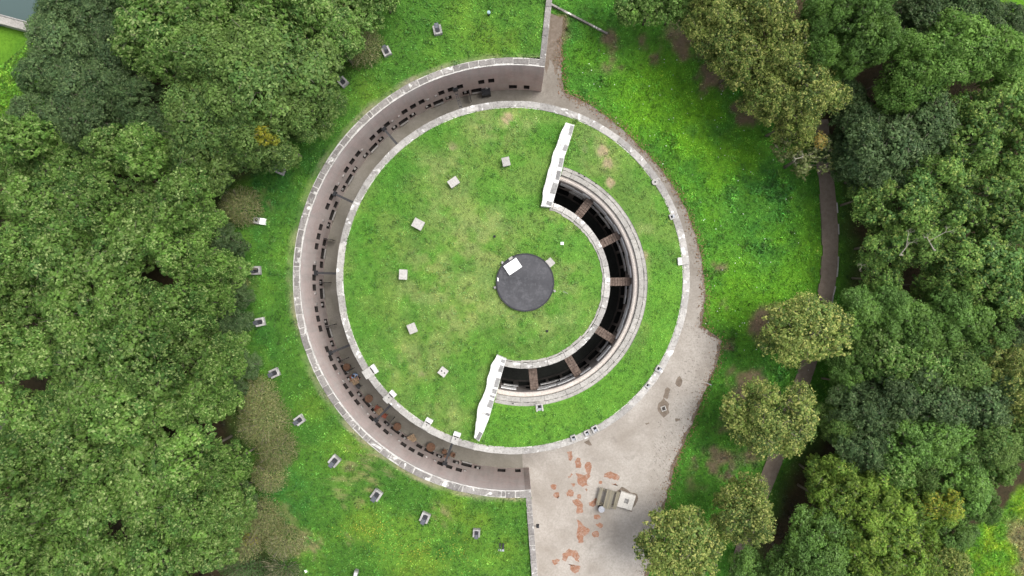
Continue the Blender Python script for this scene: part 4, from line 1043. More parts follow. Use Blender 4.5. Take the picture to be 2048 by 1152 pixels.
def person():
    p = at(708.5, 750, .9); o = thing('person', 'person in a blue and white shirt sitting at the wooden table in the ditch', 'person', (p.x, p.y, PZ), R(-58))
    # x forward; seat at .47
    V = []; E = []; Rad = []
    def add(co, r, par=None):
        V.append(co); Rad.append(r); i = len(V) - 1
        if par is not None: E.append((par, i))
        return i
    pel = add((0, 0, .56), .14); bel = add((.02, 0, .74), .13, pel); ch = add((.04, 0, .93), .14, bel); ne = add((.05, 0, 1.08), .058, ch); hd0 = add((.06, 0, 1.17), .07, ne); hd1 = add((.075, 0, 1.25), .095, hd0); add((.07, 0, 1.34), .075, hd1)
    for s in (1, -1):
        h = add((.06, s * .10, .54), .095, pel); k = add((.46, s * .12, .54), .062, h); f = add((.48, s * .12, .12), .045, k); t = add((.62, s * .12, .05), .035, f)
        sh_ = add((.04, s * .19, 1.0), .062, ch); el = add((.14, s * .25, .76), .045, sh_); wr = add((.38, s * .15, .80), .028, el); pm = add((.46, s * .13, .80), .032, wr)
        for j, (dy, ln) in enumerate(((.03, .07), (.012, .085), (-.008, .08), (-.026, .065))):
            a_ = add((.51, s * .13 + dy, .80), .009, pm); add((.51 + ln, s * .13 + dy * 1.1, .79), .008, a_)
        a_ = add((.45, s * .13 - s * .045, .80), .010, pm); add((.49, s * .13 - s * .065, .795), .009, a_)
    me = bpy.data.meshes.new('body'); me.from_pydata(V, E, []); b = bpy.data.objects.new('body', me); COL.objects.link(b); b.parent = o
    b.modifiers.new('skin', 'SKIN'); b.modifiers.new('sub', 'SUBSURF').levels = 1
    if not me.skin_vertices:
        bm = bmesh.new(); bm.from_mesh(me); bm.verts.layers.skin.verify(); bm.to_mesh(me); bm.free()
    for i, sv in enumerate(me.skin_vertices[0].data): sv.radius = (Rad[i], Rad[i]); sv.use_root = (i == 0)
    me.materials.append(M['skin'])
    # clothes follow the body
    m = MB(); m.path([(0, 0, .52), (.01, 0, .62), (.03, 0, .78), (.045, 0, .95), (.05, 0, 1.05)], [.185, .18, .18, .195, .10], 14)
    for s in (1, -1): m.path([(.04, s * .12, .99), (.05, s * .21, .98), (.12, s * .25, .80), (.2, s * .23, .775)], [.09, .085, .062, .055], 10)
    m.build('shirt', M['shirt'], o, True, True)
    m = MB()
    for s in (1, -1): m.path([(-.02, s * .09, .55), (.2, s * .11, .55), (.47, s * .12, .55), (.49, s * .12, .45), (.48, s * .12, .12)], [.13, .115, .085, .075, .06], 10)
    m.build('trousers', M['trouser'], o, True, True)
    m = MB(); vs = []; fs = []; n = 12
    for i in range(6):
        ph = i / 5 * PI * .55
        for k in range(n): t = 2 * PI * k / n; vs.append((.055 + .108 * math.sin(ph) * math.cos(t) - .02 * i / 5, .10 * math.sin(ph) * math.sin(t), 1.285 + .115 * math.cos(ph)))
    for i in range(5):
        for k in range(n): fs.append((i * n + k, i * n + (k + 1) % n, (i + 1) * n + (k + 1) % n, (i + 1) * n + k))
    m.add(vs, fs).build('hair', M['hair'], o, True, True)
    m = MB().box((.172, 0, 1.235), (.03, .028, .04), 0, .6); m.build('nose', M['skin'], o, local=True)
    for s in (1, -1): MB().box((.155, s * .035, 1.262), (.02, .022, .012)).build('eye', M['hair'], o, local=True)
    MB().box((.157, 0, 1.195), (.02, .045, .01)).build('mouth', M['red'], o, local=True)
    for s in (1, -1): MB().box((.07, s * .098, 1.245), (.045, .018, .06)).build('ear', M['skin'], o, local=True)
person()

# ------------------------------------------------------------------ trees
def leaf_quads(c, nrm, size, rng, aspect=.62, fold=.12):
    N = len(c); nrm = nrm / (np.linalg.norm(nrm, axis=1, keepdims=True) + 1e-9)
    rv = rng.normal(size=(N, 3)); t = np.cross(nrm, rv); t /= (np.linalg.norm(t, axis=1, keepdims=True) + 1e-9); b = np.cross(nrm, t)
    s = size[:, None]
    v = np.stack([c - t * s * .5, c + b * s * aspect * .5 + nrm * s * fold, c + t * s * .55, c - b * s * aspect * .5 + nrm * s * fold], 1)
    return v.reshape(-1, 3)
def unit(rng, n, zmin=-1.0):
    z = rng.uniform(zmin, 1, n); t = rng.uniform(0, 2 * PI, n); r = np.sqrt(1 - z * z)
    return np.stack([r * np.cos(t), r * np.sin(t), z], 1)

class Species:
    """prototype crowns of one kind of tree: lobes > twig clumps > leaves"""
    def __init__(s, name, radius, height, crown_h, nl, lobe, sub, leaves, size, cols, tips, nvar=2, seed=0, flat=.8, openness=.0, spiky=.0, label='', tipfrac=.25, gap=1.0, bul=1.0):
        s.name, s.radius, s.height = name, radius, height; s.protos = []
        for v in range(nvar):
            rng = np.random.default_rng(seed * 100 + v * 17 + 5)
            root = thing(name, 'x', 'tree'); root.location = (0, 0, 0)
            cz = height - crown_h * .5
            L = []
            tries = 0; ph1, ph2 = rng.uniform(0, 6.28, 2)
            while len(L) < nl and tries < nl * 60:
                tries += 1
                d = unit(rng, 1, -.35)[0]; az = math.atan2(d[1], d[0])
                bulge = 1 + bul * (.20 * math.sin(2 * az + ph1) + .16 * math.sin(3 * az + ph2))
                rad = rng.uniform(.55, 1.0) if rng.random() < .35 else rng.uniform(.82, 1.02)
                p = np.array([d[0] * (radius - lobe * .7) * rad * bulge, d[1] * (radius - lobe * .7) * rad * bulge, cz + d[2] * (crown_h * .5 - lobe * .5) * rad * rng.uniform(.8, 1.1)])
                if all(np.linalg.norm((p - q[0]) * (1, 1, .75)) > lobe * gap for q in L): L.append((p, lobe * rng.choice([.55, .8, 1.0, 1.2, 1.45])))
            cs = []; ns = []; sz = []; co = []
            cols_ = np.array(cols); tips_ = np.array(tips)
            for p, lr in L:
                k = max(4, int(sub * (lr / lobe) ** 2)); d = unit(rng, k, -.25)
                out = (p - np.array([0, 0, cz - crown_h * .25])); out /= np.linalg.norm(out) + 1e-9
                d = d + out * .35 + spiky * rng.normal(size=d.shape) * .3; d /= np.linalg.norm(d, axis=1, keepdims=True)
                rr = lr * (1.08 - .5 * rng.random(k) ** 1.3)
                sc = p + d * rr[:, None] * np.array([1, 1, flat])
                lc = cols_[rng.integers(len(cols_))] * rng.uniform(.80, 1.2); lsz = rng.uniform(.8, 1.25)
                for j in range(k):
                    m = leaves; cr = lr * .27 * rng.uniform(.6, 1.35)
                    dd = unit(rng, m, -.5); lp = sc[j] + dd * (cr * rng.random(m) ** .5)[:, None] * np.array([1, 1, .7])
                    cs.append(lp); ns.append(dd * .8 + d[j] * .55 + np.array([0, 0, .40]) + rng.normal(size=(m, 3)) * .32)
                    sz.append(size * lsz * rng.uniform(.55, 1.4, m))
                    cc = lc * rng.uniform(.72, 1.30) * np.ones((m, 3)) * rng.uniform(.8, 1.22, (m, 1))
                    tip = rng.random(m) < tipfrac * rng.uniform(.3, 1.7)
                    cc = np.where(tip[:, None], tips_[rng.integers(len(tips_))] * rng.uniform(.8, 1.2, (m, 1)), cc); co.append(cc)
            # sparse leaves on inner twigs
            m = int(450 * (radius / 4) ** 2); d = unit(rng, m, -.4); rr = rng.random(m) ** .5 * .8
            cs.append(np.array([0, 0, cz]) + d * rr[:, None] * np.array([radius * .7, radius * .7, crown_h * .26])); ns.append(d * .3 + np.array([0, 0, 1.]) + rng.normal(size=(m, 3)) * .5); sz.append(size * 1.5 * rng.uniform(.7, 1.3, m)); co.append(cols_[0] * rng.uniform(.7, 1.1, (m, 1)) * np.ones((m, 3)))
            c = np.concatenate(cs); q = leaf_quads(c, np.concatenate(ns), np.concatenate(sz), rng); col = np.repeat(np.concatenate(co), 4, axis=0)
            crown = np_mesh('crown', q, 4, M['leaf'], col, root)
            # trunk and limbs in one tapered mesh
            tb_ = MB(); tr = .035 * height * .55
            tb_.path([(0, 0, -.3), (.02 * height, .01 * height, height * .28), (0, .02 * height, height * .6), (.02 * height, 0, height * .82)], [tr * 1.25, tr * .85, tr * .5, tr * .15], 8)
            rr_ = random.Random(seed + v)
            for p, lr in L[::2]:
                b0 = Vector((.01 * height, .012 * height, height * rr_.uniform(.3, .62))); e = Vector(p); mid = b0.lerp(e, .5) + Vector((rr_.uniform(-.3, .3), rr_.uniform(-.3, .3), rr_.uniform(-.5, .1)))
                tb_.path([b0, mid, e, e + (e - mid).normalized() * lr * .55], [tr * .34, tr * .2, tr * .09, tr * .03], 5)
            for p, lr in L:
                for q_ in range(2):
                    dv = Vector((rr_.gauss(0, 1), rr_.gauss(0, 1), rr_.uniform(-.1, .7))).normalized(); a_ = Vector(p) - dv * lr * .2
                    tb_.path([a_, a_ + dv * lr * .7 + Vector((0, 0, lr * .35)), a_ + dv * lr * 1.15 + Vector((0, 0, lr * .45))], [.03, .022, .01], 4)
            tb_.build('trunk', M['bark'], root, True, True)
            s.protos.append(root)
        s.n = 0
    def put(s, px, py, rpx, top, ground, label, group, rng=rnd, squash=1.0):
        zc = ground + (top - ground) * .72; p = at(px, py, zc); r = rpx * (H - zc) / F
        i = s.n % len(s.protos)
        o = s.protos[i] if s.n < len(s.protos) else copy_tree(s.protos[i])
        s.n += 1
        k = r / s.radius; q_ = rng.uniform(.92, 1.08); o.scale = (k * q_, k / q_, (top - ground) / s.height)
        o.location = (p.x, p.y, ground); o.rotation_euler = (0, 0, rng.uniform(0, 6.28)); tag(o, label, 'tree', group); return o

SPEC = {}
SPEC['A'] = Species('broadleaf_tree', 3.6, 11, 7.4, 40, 1.05, 30, 14, .26, [(.098, .194, .036), (.122, .226, .042), (.074, .160, .032)], [(.27, .36, .12), (.19, .29, .075)], 4, 1, .75, .2, .3, gap=.98, tipfrac=.3)
SPEC['B'] = Species('dark_broad_tree', 5.0, 13, 9.0, 60, 1.2, 42, 14, .23, [(.084, .154, .034), (.102, .174, .037), (.068, .134, .030)], [(.18, .26, .075), (.15, .22, .055)], 2, 2, .7, 0, 0, gap=.98)
SPEC['C'] = Species('olive_linden_tree', 3.3, 9, 6.8, 58, .76, 28, 13, .17, [(.115, .170, .036), (.092, .152, .034), (.138, .188, .040)], [(.36, .37, .11), (.25, .29, .075)], 3, 3, .85, .3, .2, tipfrac=.36, gap=.84, bul=.6)
SPEC['D'] = Species('soft_green_tree', 3.6, 11, 7.4, 40, .98, 46, 14, .19, [(.100, .196, .036), (.120, .220, .040), (.084, .170, .033)], [(.18, .31, .085), (.15, .27, .07)], 2, 4, .75, 0, 0, gap=1.02)
SPEC['L'] = Species('light_green_tree', 3.6, 11, 7.4, 40, 1.02, 46, 14, .19, [(.105, .205, .036), (.122, .225, .040), (.088, .180, .034)], [(.18, .29, .07), (.15, .26, .055)], 2, 5, .75, 0, 0, gap=1.0)
SPEC['E'] = Species('grey_green_tree', 3.6, 10, 7.0, 54, .84, 34, 13, .19, [(.066, .116, .040), (.078, .132, .045), (.055, .102, .037)], [(.15, .21, .085), (.12, .18, .065)], 2, 6, .75, 0, 0, tipfrac=.2, gap=.95)
SPEC['F'] = Species('feathery_tree', 3.6, 10.5, 7.4, 38, .92, 30, 13, .22, [(.098, .186, .040), (.122, .214, .045), (.076, .156, .037)], [(.26, .33, .08), (.18, .28, .065)], 3, 7, .7, .6, .8, gap=1.0)
SPEC['G'] = Species('bright_feathery_tree', 3.6, 10.5, 7.4, 40, .80, 26, 12, .22, [(.125, .215, .030), (.150, .240, .034), (.098, .180, .030)], [(.26, .33, .06), (.21, .30, .05)], 2, 9, .7, .9, .9, gap=1.08)
SPEC['S'] = Species('yellow_sapling', .9, 8, 2.2, 9, .38, 16, 10, .17, [(.22, .23, .02), (.19, .22, .025)], [(.35, .32, .03)], 1, 8, .8)

BANKG = lambda px, py: max(0.0, float(bank_h(np.array(at(px, py, 5).x), np.array(at(px, py, 5).y))))
LEFT = [(55, 275, 62), (40, 345, 60), (130, 330, 66), (215, 300, 62), (285, 325, 62), (100, 420, 74), (200, 420, 76), (300, 415, 70), (375, 395, 58), (395, 460, 56), (50, 510, 74), (150, 520, 78), (255, 515, 78), (350, 515, 66), (420, 525, 40),
        (60, 615, 74), (160, 625, 78), (270, 615, 78), (370, 610, 68), (425, 615, 42), (70, 715, 74), (180, 720, 80), (295, 715, 80), (390, 700, 64), (440, 745, 44), (60, 815, 70), (160, 820, 78), (265, 820, 82), (365, 805, 72), (430, 810, 50),
        (75, 915, 74), (180, 920, 80), (290, 915, 82), (390, 905, 70), (450, 935, 46), (85, 1015, 74), (190, 1015, 78), (300, 1010, 80), (395, 1005, 68), (455, 1000, 44), (115, 1110, 68), (210, 1110, 76), (315, 1110, 80), (410, 1095, 62), (-30, 420, 70), (-30, 560, 75), (-30, 690, 75), (-20, 940, 75), (25, 1085, 56), (20, 1165, 60), (110, 1200, 70), (230, 1200, 80), (350, 1200, 80)]
for px, py, r in LEFT:
    g = BANKG(px, py); SPEC['A'].put(px + rnd.uniform(-12, 12), py + rnd.uniform(-12, 12), r * rnd.uniform(.76, .98), g + rnd.choice([6.8, 8.0, 9.4, 10.6, 11.8]) + rnd.uniform(-.4, .4), g, 'yellow-green broadleaf tree in the left-hand wood', 'yellow-green trees of the left-hand wood')
for px, py, r in [(325, 55, 84), (400, 30, 70), (365, 115, 66), (470, 25, 66), (545, 35, 62), (300, -20, 60)]:
    g = BANKG(px, py); SPEC['A'].put(px, py, r, g + rnd.uniform(9.5, 11.5), g, 'bright broadleaf tree behind the large dark tree at the top left', 'bright trees behind the large dark tree')
for px, py, r in [(635, 45, 66), (705, 20, 56), (590, -10, 56), (675, 85, 46), (760, -20, 45)]:
    g = BANKG(px, py); SPEC['A'].put(px, py, r, g + rnd.uniform(5.5, 7.5), g, 'shaded broadleaf tree at the top edge beside the upper lawn', 'trees beside the upper lawn')
for px, py, r in [(120, 80, 66), (190, 40, 60), (250, 80, 60), (92, 150, 50), (150, 165, 72), (225, 165, 66), (60, 235, 48), (120, 245, 60), (200, 240, 60), (275, 200, 46), (130, 10, 55), (300, 250, 40), (215, -20, 60)]:
    g = BANKG(px, py); SPEC['E'].put(px, py, r, g + rnd.uniform(5.5, 8), g, 'low dark green tree between the moat corner and the left-hand wood', 'dark trees near the moat corner')
for px, py, r, t, lb in [(545, 165, 128, 10.5, 'largest dark broad tree overhanging the bank at the upper left'), (415, 245, 104, 9.3, 'dark broad tree joined to the lower left of the largest one'), (510, 265, 84, 8.8, 'dark broad tree at the foot of the largest one, by the yellow sapling'), (605, 215, 72, 8.2, 'dark broad tree nearest the ditch wall at the upper left'), (440, 130, 90, 10, 'dark broad tree behind the largest one, toward the bright trees')]:
    g = BANKG(px, py); SPEC['B'].put(px, py, r, g + t, g, lb, 'dark broad trees at the upper left')
for px, py, r, t in [(452, 480, 34, 4.2), (462, 545, 36, 4.4), (468, 590, 30, 4.0), (455, 640, 34, 4.4), (462, 690, 36, 4.2), (480, 735, 34, 3.8), (462, 775, 32, 4.0), (470, 990, 34, 3.8), (430, 350, 34, 3.6), (350, 250, 40, 4.0), (300, 280, 44, 4.4), (480, 1010, 36, 4.2), (455, 1060, 40, 4.6)]:
    g = BANKG(px, py); SPEC['E' if r < 35 else 'A'].put(px, py, r, g + t, g, 'low undergrowth tree at the right edge of the left-hand wood', 'undergrowth trees at the edge of the left-hand wood')
g = BANKG(545, 280); SPEC['S'].put(546, 281, 21, g + 9.1, g, 'yellow-leaved sapling at the lower edge of the dark broad trees', None)
# right-hand side
C_R = [(1610, 662, 79, 8.5, 'round olive linden beside the footpath, uppermost of the lone lindens'), (1553, 836, 84, 8.5, 'round olive linden between the forecourt lawn and the footpath'), (1490, 1024, 66, 8.2, 'olive linden at the lower right next to the forecourt'), (1358, 1092, 78, 8.5, 'olive linden hanging over the bottom of the forecourt')]
for px, py, r, t, lb in C_R: SPEC['C'].put(px, py, r, t, 0, lb, 'lone olive lindens')
for px, py, r, t in [(1455, 45, 70, 9.5), (1530, 40, 66, 10), (1490, 115, 62, 9.3), (1565, 105, 66, 9.8), (1610, 185, 70, 9.3), (1545, 190, 56, 8.6), (1585, 240, 50, 8.2), (1410, 10, 52, 8.5), (1520, -30, 60, 9)]:
    SPEC['C'].put(px, py, r, t, 0, 'olive linden in the row across the top right', 'olive lindens in the top right row')
for px, py, r, t in [(1262, -8, 46, 6.5), (1310, 2, 46, 7), (1360, -2, 44, 7.4)]:
    SPEC['A'].put(px, py, r, t, 0, 'mid green tree at the top edge left of the olive row', 'mid green trees at the top edge')
for px, py, r, t in [(1690, 45, 66, 11.5), (1730, 85, 52, 11), (1645, 45, 46, 11), (1640, 115, 40, 10), (1690, 115, 40, 10.2), (1720, 5, 50, 11)]:
    SPEC['D'].put(px, py, r, t, 0, 'soft blue-green tree right of the olive row at the top', 'soft blue-green trees at the top right')
for px, py, r, t in [(1890, 115, 78, 11.5), (1970, 110, 66, 11.2), (1810, 140, 56, 10.5), (1800, 185, 46, 10)]:
    SPEC['L'].put(px, py, r, t, 0, 'light green rounded tree in the upper right wood', 'light green trees of the upper right wood')
for px, py, r, t in [(1790, 290, 84, 9), (1725, 260, 52, 7.4), (1850, 255, 72, 9.2), (1755, 345, 56, 7.6), (1830, 45, 60, 9), (1890, 30, 60, 9), (1950, 40, 56, 8.6), (1700, 200, 44, 5.5), (1670, 300, 36, 5), (2010, 40, 46, 6), (2040, 130, 46, 7), (1700, 330, 40, 5.5)]:
    SPEC['E'].put(px, py, r, t, 0, 'grey-green tree in the shaded hollow of the right-hand wood', 'grey-green trees of the right-hand wood')
for px, py, r, t in [(1990, 220, 72, 10), (1935, 290, 70, 10), (2020, 310, 72, 10), (1885, 350, 62, 9.5), (1955, 395, 76, 10), (1805, 405, 66, 9), (1745, 395, 44, 7.5), (1880, 430, 56, 9), (2035, 430, 72, 10), (1840, 490, 60, 8.8), (1780, 490, 48, 8), (1945, 505, 78, 9.8), (2030, 545, 72, 9.5), (1870, 570, 40, 8), (1980, 590, 66, 9.5), (1910, 590, 48, 8.6), (1760, 555, 40, 6.5)]:
    SPEC['F'].put(px, py, r, t, 0, 'feathery yellow-green tree in the middle of the right-hand wood', 'feathery trees of the right-hand wood')
for px, py, r, t in [(1900, 650, 66, 9), (1725, 635, 52, 7), (1785, 640, 58, 8), (1845, 665, 56, 8.4), (1960, 660, 60, 9), (1720, 720, 46, 6.5), (1690, 770, 34, 6), (1640, 1085, 64, 8.5), (1590, 1130, 50, 7), (1915, 975, 58, 8.5), (1955, 1000, 40, 7), (1690, 1140, 50, 7.5), (1500, 1140, 40, 5)]:
    SPEC['D'].put(px, py, r, t, 0, 'soft green tree among the lower right wood', 'soft green trees of the lower right wood')
for px, py, r, t in [(1770, 715, 54, 8), (1830, 730, 62, 8.8), (1905, 735, 66, 9), (1985, 705, 62, 9), (2035, 640, 56, 9), (2025, 770, 70, 9), (1945, 800, 74, 9), (1865, 800, 70, 9), (1785, 800, 64, 8.8), (1720, 825, 54, 8.2), (1960, 880, 66, 8.8), (2030, 870, 62, 8.4), (1875, 880, 66, 8.8), (1795, 880, 62, 8.6), (1720, 890, 52, 8), (1670, 850, 40, 6.5), (1830, 945, 44, 8.0), (1770, 945, 44, 8.2), (1985, 930, 40, 7), (1900, 1060, 44, 5.5), (1890, 1130, 50, 6)]:
    SPEC[rnd.choice('EEBBADC' if px > 1760 else 'EBBD')].put(px, py, r, t, 0, 'dull green tree in the lower part of the right-hand wood', 'dull green trees of the lower right wood')
for px, py, r, t in [(1700, 960, 60, 8.5), (1655, 1010, 48, 8), (1770, 1000, 66, 9), (1835, 1010, 52, 8.8), (1720, 1050, 62, 9), (1790, 1075, 64, 9), (1740, 1120, 58, 8.5), (1840, 1110, 46, 8), (1650, 960, 40, 7)]:
    SPEC['G'].put(px, py, r, t, 0, 'bright feathery tree at the bottom right, between olive lindens and meadow', 'bright feathery trees at the bottom right')
SPEC['S2'] = Species('yellowing_tree', 1.8, 9, 4.5, 22, .6, 22, 11, .17, [(.18, .235, .03), (.15, .22, .03)], [(.38, .35, .05)], 1, 12, .8, .5, .5)
SPEC['S2'].put(1868, 1000, 34, 9.3, 0, 'yellowing tree at the right edge of the bright feathery clump', None)
SPEC['O'] = Species('half_bare_tree', 2.2, 7, 4.0, 17, .55, 18, 11, .17, [(.105, .135, .038), (.12, .15, .042)], [(.22, .23, .10), (.18, .21, .08)], 1, 13, .8, .7, .4, gap=1.3)
ob = SPEC['O'].put(1615, 315, 56, 6.6, 0, 'thin half-bare tree with an orange tuft below the olive row', None)
rg = np.random.default_rng(3); tp = at(1641, 281, 6.3); d = unit(rg, 420, -.3); cc = tp + Vector((0, 0, 0)); iv = ob.matrix_basis.inverted() @ tp
q = leaf_quads(np.array(iv) + d * (rg.random((420, 1)) ** .8 * 1.25) * np.array([.6, .38, .3]) * (.6 + .8 * fbm(d[:, :1] * 2, d[:, 1:2] * 2, 4)), d + np.array([0, 0, .5]), rg.uniform(.1, .2, 420), rg)
np_mesh('orange_tuft', q, 4, M['leaf'], np.repeat(np.array([(.26, .19, .04), (.17, .18, .045), (.30, .23, .06)])[rg.integers(3, size=420)], 4, axis=0), ob)
# the olive-brown shrubs: twig domes with sparse leaves
def shrub(px, py, rpx, h, g, label, cols, seed, leafy=1.0, group='brown twiggy shrubs on the left bank'):
    rng = np.random.default_rng(seed); p = at(px, py, g + h * .7); r = rpx * (H - g - h * .7) / F
    o = thing('twiggy_shrub', label, 'shrub', (p.x, p.y, g), 0, group)
    N = 420; d = unit(rng, N, .05); L = rng.uniform(.75, 1.08, N); tip = d * L[:, None] * np.array([r, r, h]); base = tip * rng.uniform(.25, .75, (N, 1)) + rng.normal(size=(N, 3)) * .06
    ax = tip - base; side = np.cross(ax, rng.normal(size=(N, 3))); side /= np.linalg.norm(side, axis=1, keepdims=True); wd = rng.uniform(.012, .03, (N, 1))
    q = np.stack([base - side * wd, base + side * wd, tip + side * wd * .3, tip - side * wd * .3], 1).reshape(-1, 3)
    col = np.repeat(c3((.36, .33, .21)) * rng.uniform(.7, 1.3, (N, 1)), 4, axis=0)
    np_mesh('twig', q, 4, M['leaf'], col, o)['kind'] = 'stuff'
    m = int(2600 * leafy * (r / 2) ** 2); d = unit(rng, m, 0.0); rr = rng.uniform(.6, 1.04, m)
    lump = .85 + .3 * fbm(d[:, 0] * 2.5 + seed, d[:, 1] * 2.5, seed)
    c = d * (rr * lump)[:, None] * np.array([r, r, h]); cc = np.array(cols)[rng.integers(len(cols), size=m)] * rng.uniform(.7, 1.3, (m, 1))
    np_mesh('crown', leaf_quads(c, d + np.array([0, 0, .4]) + rng.normal(size=(m, 3)) * .5, rng.uniform(.07, .15, m), rng, .4), 4, M['leaf'], np.repeat(cc, 4, axis=0), o)
    tb_ = MB()
    for k in range(7):
        a = rng.uniform(0, 6.28); tb_.path([(0, 0, -.2), (.25 * r * math.cos(a), .25 * r * math.sin(a), h * .4), (.7 * r * math.cos(a), .7 * r * math.sin(a), h * .75)], [.07, .045, .015], 5)
    tb_.build('stem', M['bark'], o, True, True)
BR = [(.25, .25, .10), (.19, .215, .075), (.29, .275, .13), (.14, .19, .055), (.12, .185, .05)]
for i, (px, py, r, h, lb) in enumerate([(468, 410, 44, 3.0, 'brown shrub beside the vent with the white slab'), (505, 800, 46, 2.6, 'small brown shrub, upper one of the big brown clump'), (515, 850, 58, 3.2, 'largest tan twiggy shrub at the left bank, by the lone vent'), (545, 905, 44, 2.6, 'tan twiggy shrub just below the largest one'), (530, 955, 40, 2.2, 'low sparse tan shrub at the lower end of the brown clump'), (515, 1040, 52, 2.6, 'brown green shrub at the lower left below the tan clump'), (560, 1085, 44, 2.2, 'tan shrub at the lower left edge of the lower lawn'), (480, 1090, 44, 2.8, 'dark brown green shrub next to the left-hand wood at the bottom'), (715, 80, 46, 3.0, 'olive brown shrub beside the upper lawn')]):
    shrub(px, py, r, h, BANKG(px, py), lb, BR, 40 + i, 3.2)
shrub(505, 1075, 22, 3.0, BANKG(505, 1075), 'yellow-flecked shrub among the brown shrubs at the bottom left', [(.26, .24, .03), (.20, .21, .03)], 71, 1.2)
shrub(480, 1145, 56, 3.0, BANKG(480, 1145), 'green shrub at the bottom edge under the brown shrubs', [(.055, .115, .032), (.075, .14, .04)], 72, 2.2)
shrub(560, 1150, 50, 2.4, BANKG(560, 1150), 'dark green shrub at the bottom edge of the lower lawn', [(.05, .10, .03), (.08, .12, .04)], 73, 1.6)
# bare branches
def bare(px, py, pts, z, label, seed):
    rr_ = random.Random(seed); p = at(pts[0][0] + 30, pts[0][1], 0); o = thing('dead_branch', label, 'branch', (p.x, p.y, 0)); m = MB()
    base = [at(x, y, z + .4 * k) for k, (x, y) in enumerate(pts)]
    m.path([Vector((p.x, p.y, 0)), base[0]] + base[1:], [.11, .055] + [.045 * (1 - .6 * k / len(base)) for k in range(1, len(base))], 6)
    def twig(a, d, L, r, n):
        q = a + d * L; m.tube(a, q, r, r * .6, 5)
        if n:
            for s in (-1, 1):
                an = s * rr_.uniform(.3, .8); dd = Vector((d.x * math.cos(an) - d.y * math.sin(an), d.x * math.sin(an) + d.y * math.cos(an), d.z + rr_.uniform(-.2, .25))).normalized()
                twig(a + d * L * rr_.uniform(.4, 1), dd, L * rr_.uniform(.6, .85), r * .6, n - 1)
    for k in range(1, len(base)):
        d = (base[k] - base[k - 1]).normalized(); twig(base[k], d, .45, .03, 4)
    m.build('branch', M['deadwood'], o)
bare(0, 0, [(1752, 520), (1742, 524), (1730, 529)], 4.2, 'bare pale branch reaching toward the footpath from the right-hand wood', 3)
bare(0, 0, [(1800, 510), (1812, 495), (1815, 478)], 8.6, 'bleached bare branches in the feathery trees, right of the lone pale branch', 5)
bare(0, 0, [(1868, 500), (1858, 482), (1880, 470)], 8.9, 'bleached bare branches farther right in the feathery trees', 6)
bare(0, 0, [(1625, 315), (1612, 312), (1598, 316)], 5.6, 'bare pale branches inside the half-bare tree with the orange tuft', 8)

# ------------------------------------------------------------------ grass, weeds, flowers, litter (uncountable cover)
def blades(name, x, y, z, col, size, rng, lean=.8, aspect=.35, mat='grass', kind='stuff'):
    n = len(x); c = np.stack([x, y, z], 1); d = unit(rng, n, -.1); d[:, 2] = np.abs(d[:, 2])
    nr = np.stack([rng.normal(size=n) * lean, rng.normal(size=n) * lean, np.ones(n)], 1)
    q = leaf_quads(c + np.array([0, 0, 1]) * (size * .35)[:, None], nr, size, rng, aspect)
    return tag(np_mesh(name, q, 4, M[mat], np.repeat(col, 4, axis=0)), kind=kind)
def mottle(x, y, s):
    a_ = fbm(x * 2.6, y * 2.6, s, 4); b_ = fbm(x * .9, y * .9, s + 7, 3)
    k_ = np.exp((a_ - .5) * 2.6 + (b_ - .5) * 1.3)[:, None]; yl = sstep(.52, .72, fbm(x * 1.7, y * 1.7, s + 20))[:, None]
    return k_ * (1 + yl * np.array([.30, .10, .1]))
def jitter(col, rng, a=.35, hue=.12):
    n = len(col); k = rng.uniform(1 - a, 1 + a, (n, 1)); h = 1 + rng.normal(size=(n, 3)) * hue * np.array([1, .5, .6]); return np.clip(col * k * h, .004, .6)
rng = np.random.default_rng(77)
# right lawn
N = 150000; x = rng.uniform(0, 33, N); y = rng.uniform(-27, 27, N)
c, bare_ = right_cover(x, y); px = 1024 + x * F / H
ox_ = x + rng.normal(size=N) * .10; k = (~in_poly(ox_, y + rng.normal(size=N) * .10, PAVE)) & (rng.random(N) > bare_ * .93) & (np.hypot(x - CEN[0], y - CEN[1]) > 14.2) & (px < 1760) & (x > 2.6)
fx = np.array([p.x for p, _, _ in FPL]); fy = np.array([p.y for p, _, _ in FPL])
dist = np.min(np.hypot(x[:, None] - fx[None, ::3], y[:, None] - fy[None, ::3]), axis=1); k &= dist > .82
x, y, c = x[k], y[k], c[k]; sz = rng.uniform(.08, .22, len(x)) * (1 + .8 * (fbm(x * .8, y * .8, 9) > .55) * (blobs(x, y, DEEP_R) > .4))
blades('grass', x, y, np.full(len(x), .03), jitter(c * mottle(x, y, 201) * 1.12, rng), sz, rng)
# corner meadow
N = 9000; x = rng.uniform(38, 48, N); y = rng.uniform(-28, -15, N); c, b_ = right_cover(x, y); px = 1024 + x * F / H; k = rng.random(N) > b_; x, y, c = x[k], y[k], c[k]
blades('meadow_grass', x, y, np.full(len(x), .05), jitter(c * mottle(x, y, 211) * 1.1, rng), rng.uniform(.12, .32, len(x)), rng)
N = 14000; x = rng.uniform(-47, -36, N); y = rng.uniform(12, 25, N); z = bank_h(x, y); c, b_ = bank_cover(x, y); k = (z > .0) & (rng.random(N) > b_); x, y, z, c = x[k], y[k], z[k], c[k]
blades('meadow_grass', x, y, z + .02, jitter(c * mottle(x, y, 221) * 1.1, rng), rng.uniform(.12, .32, len(x)), rng)
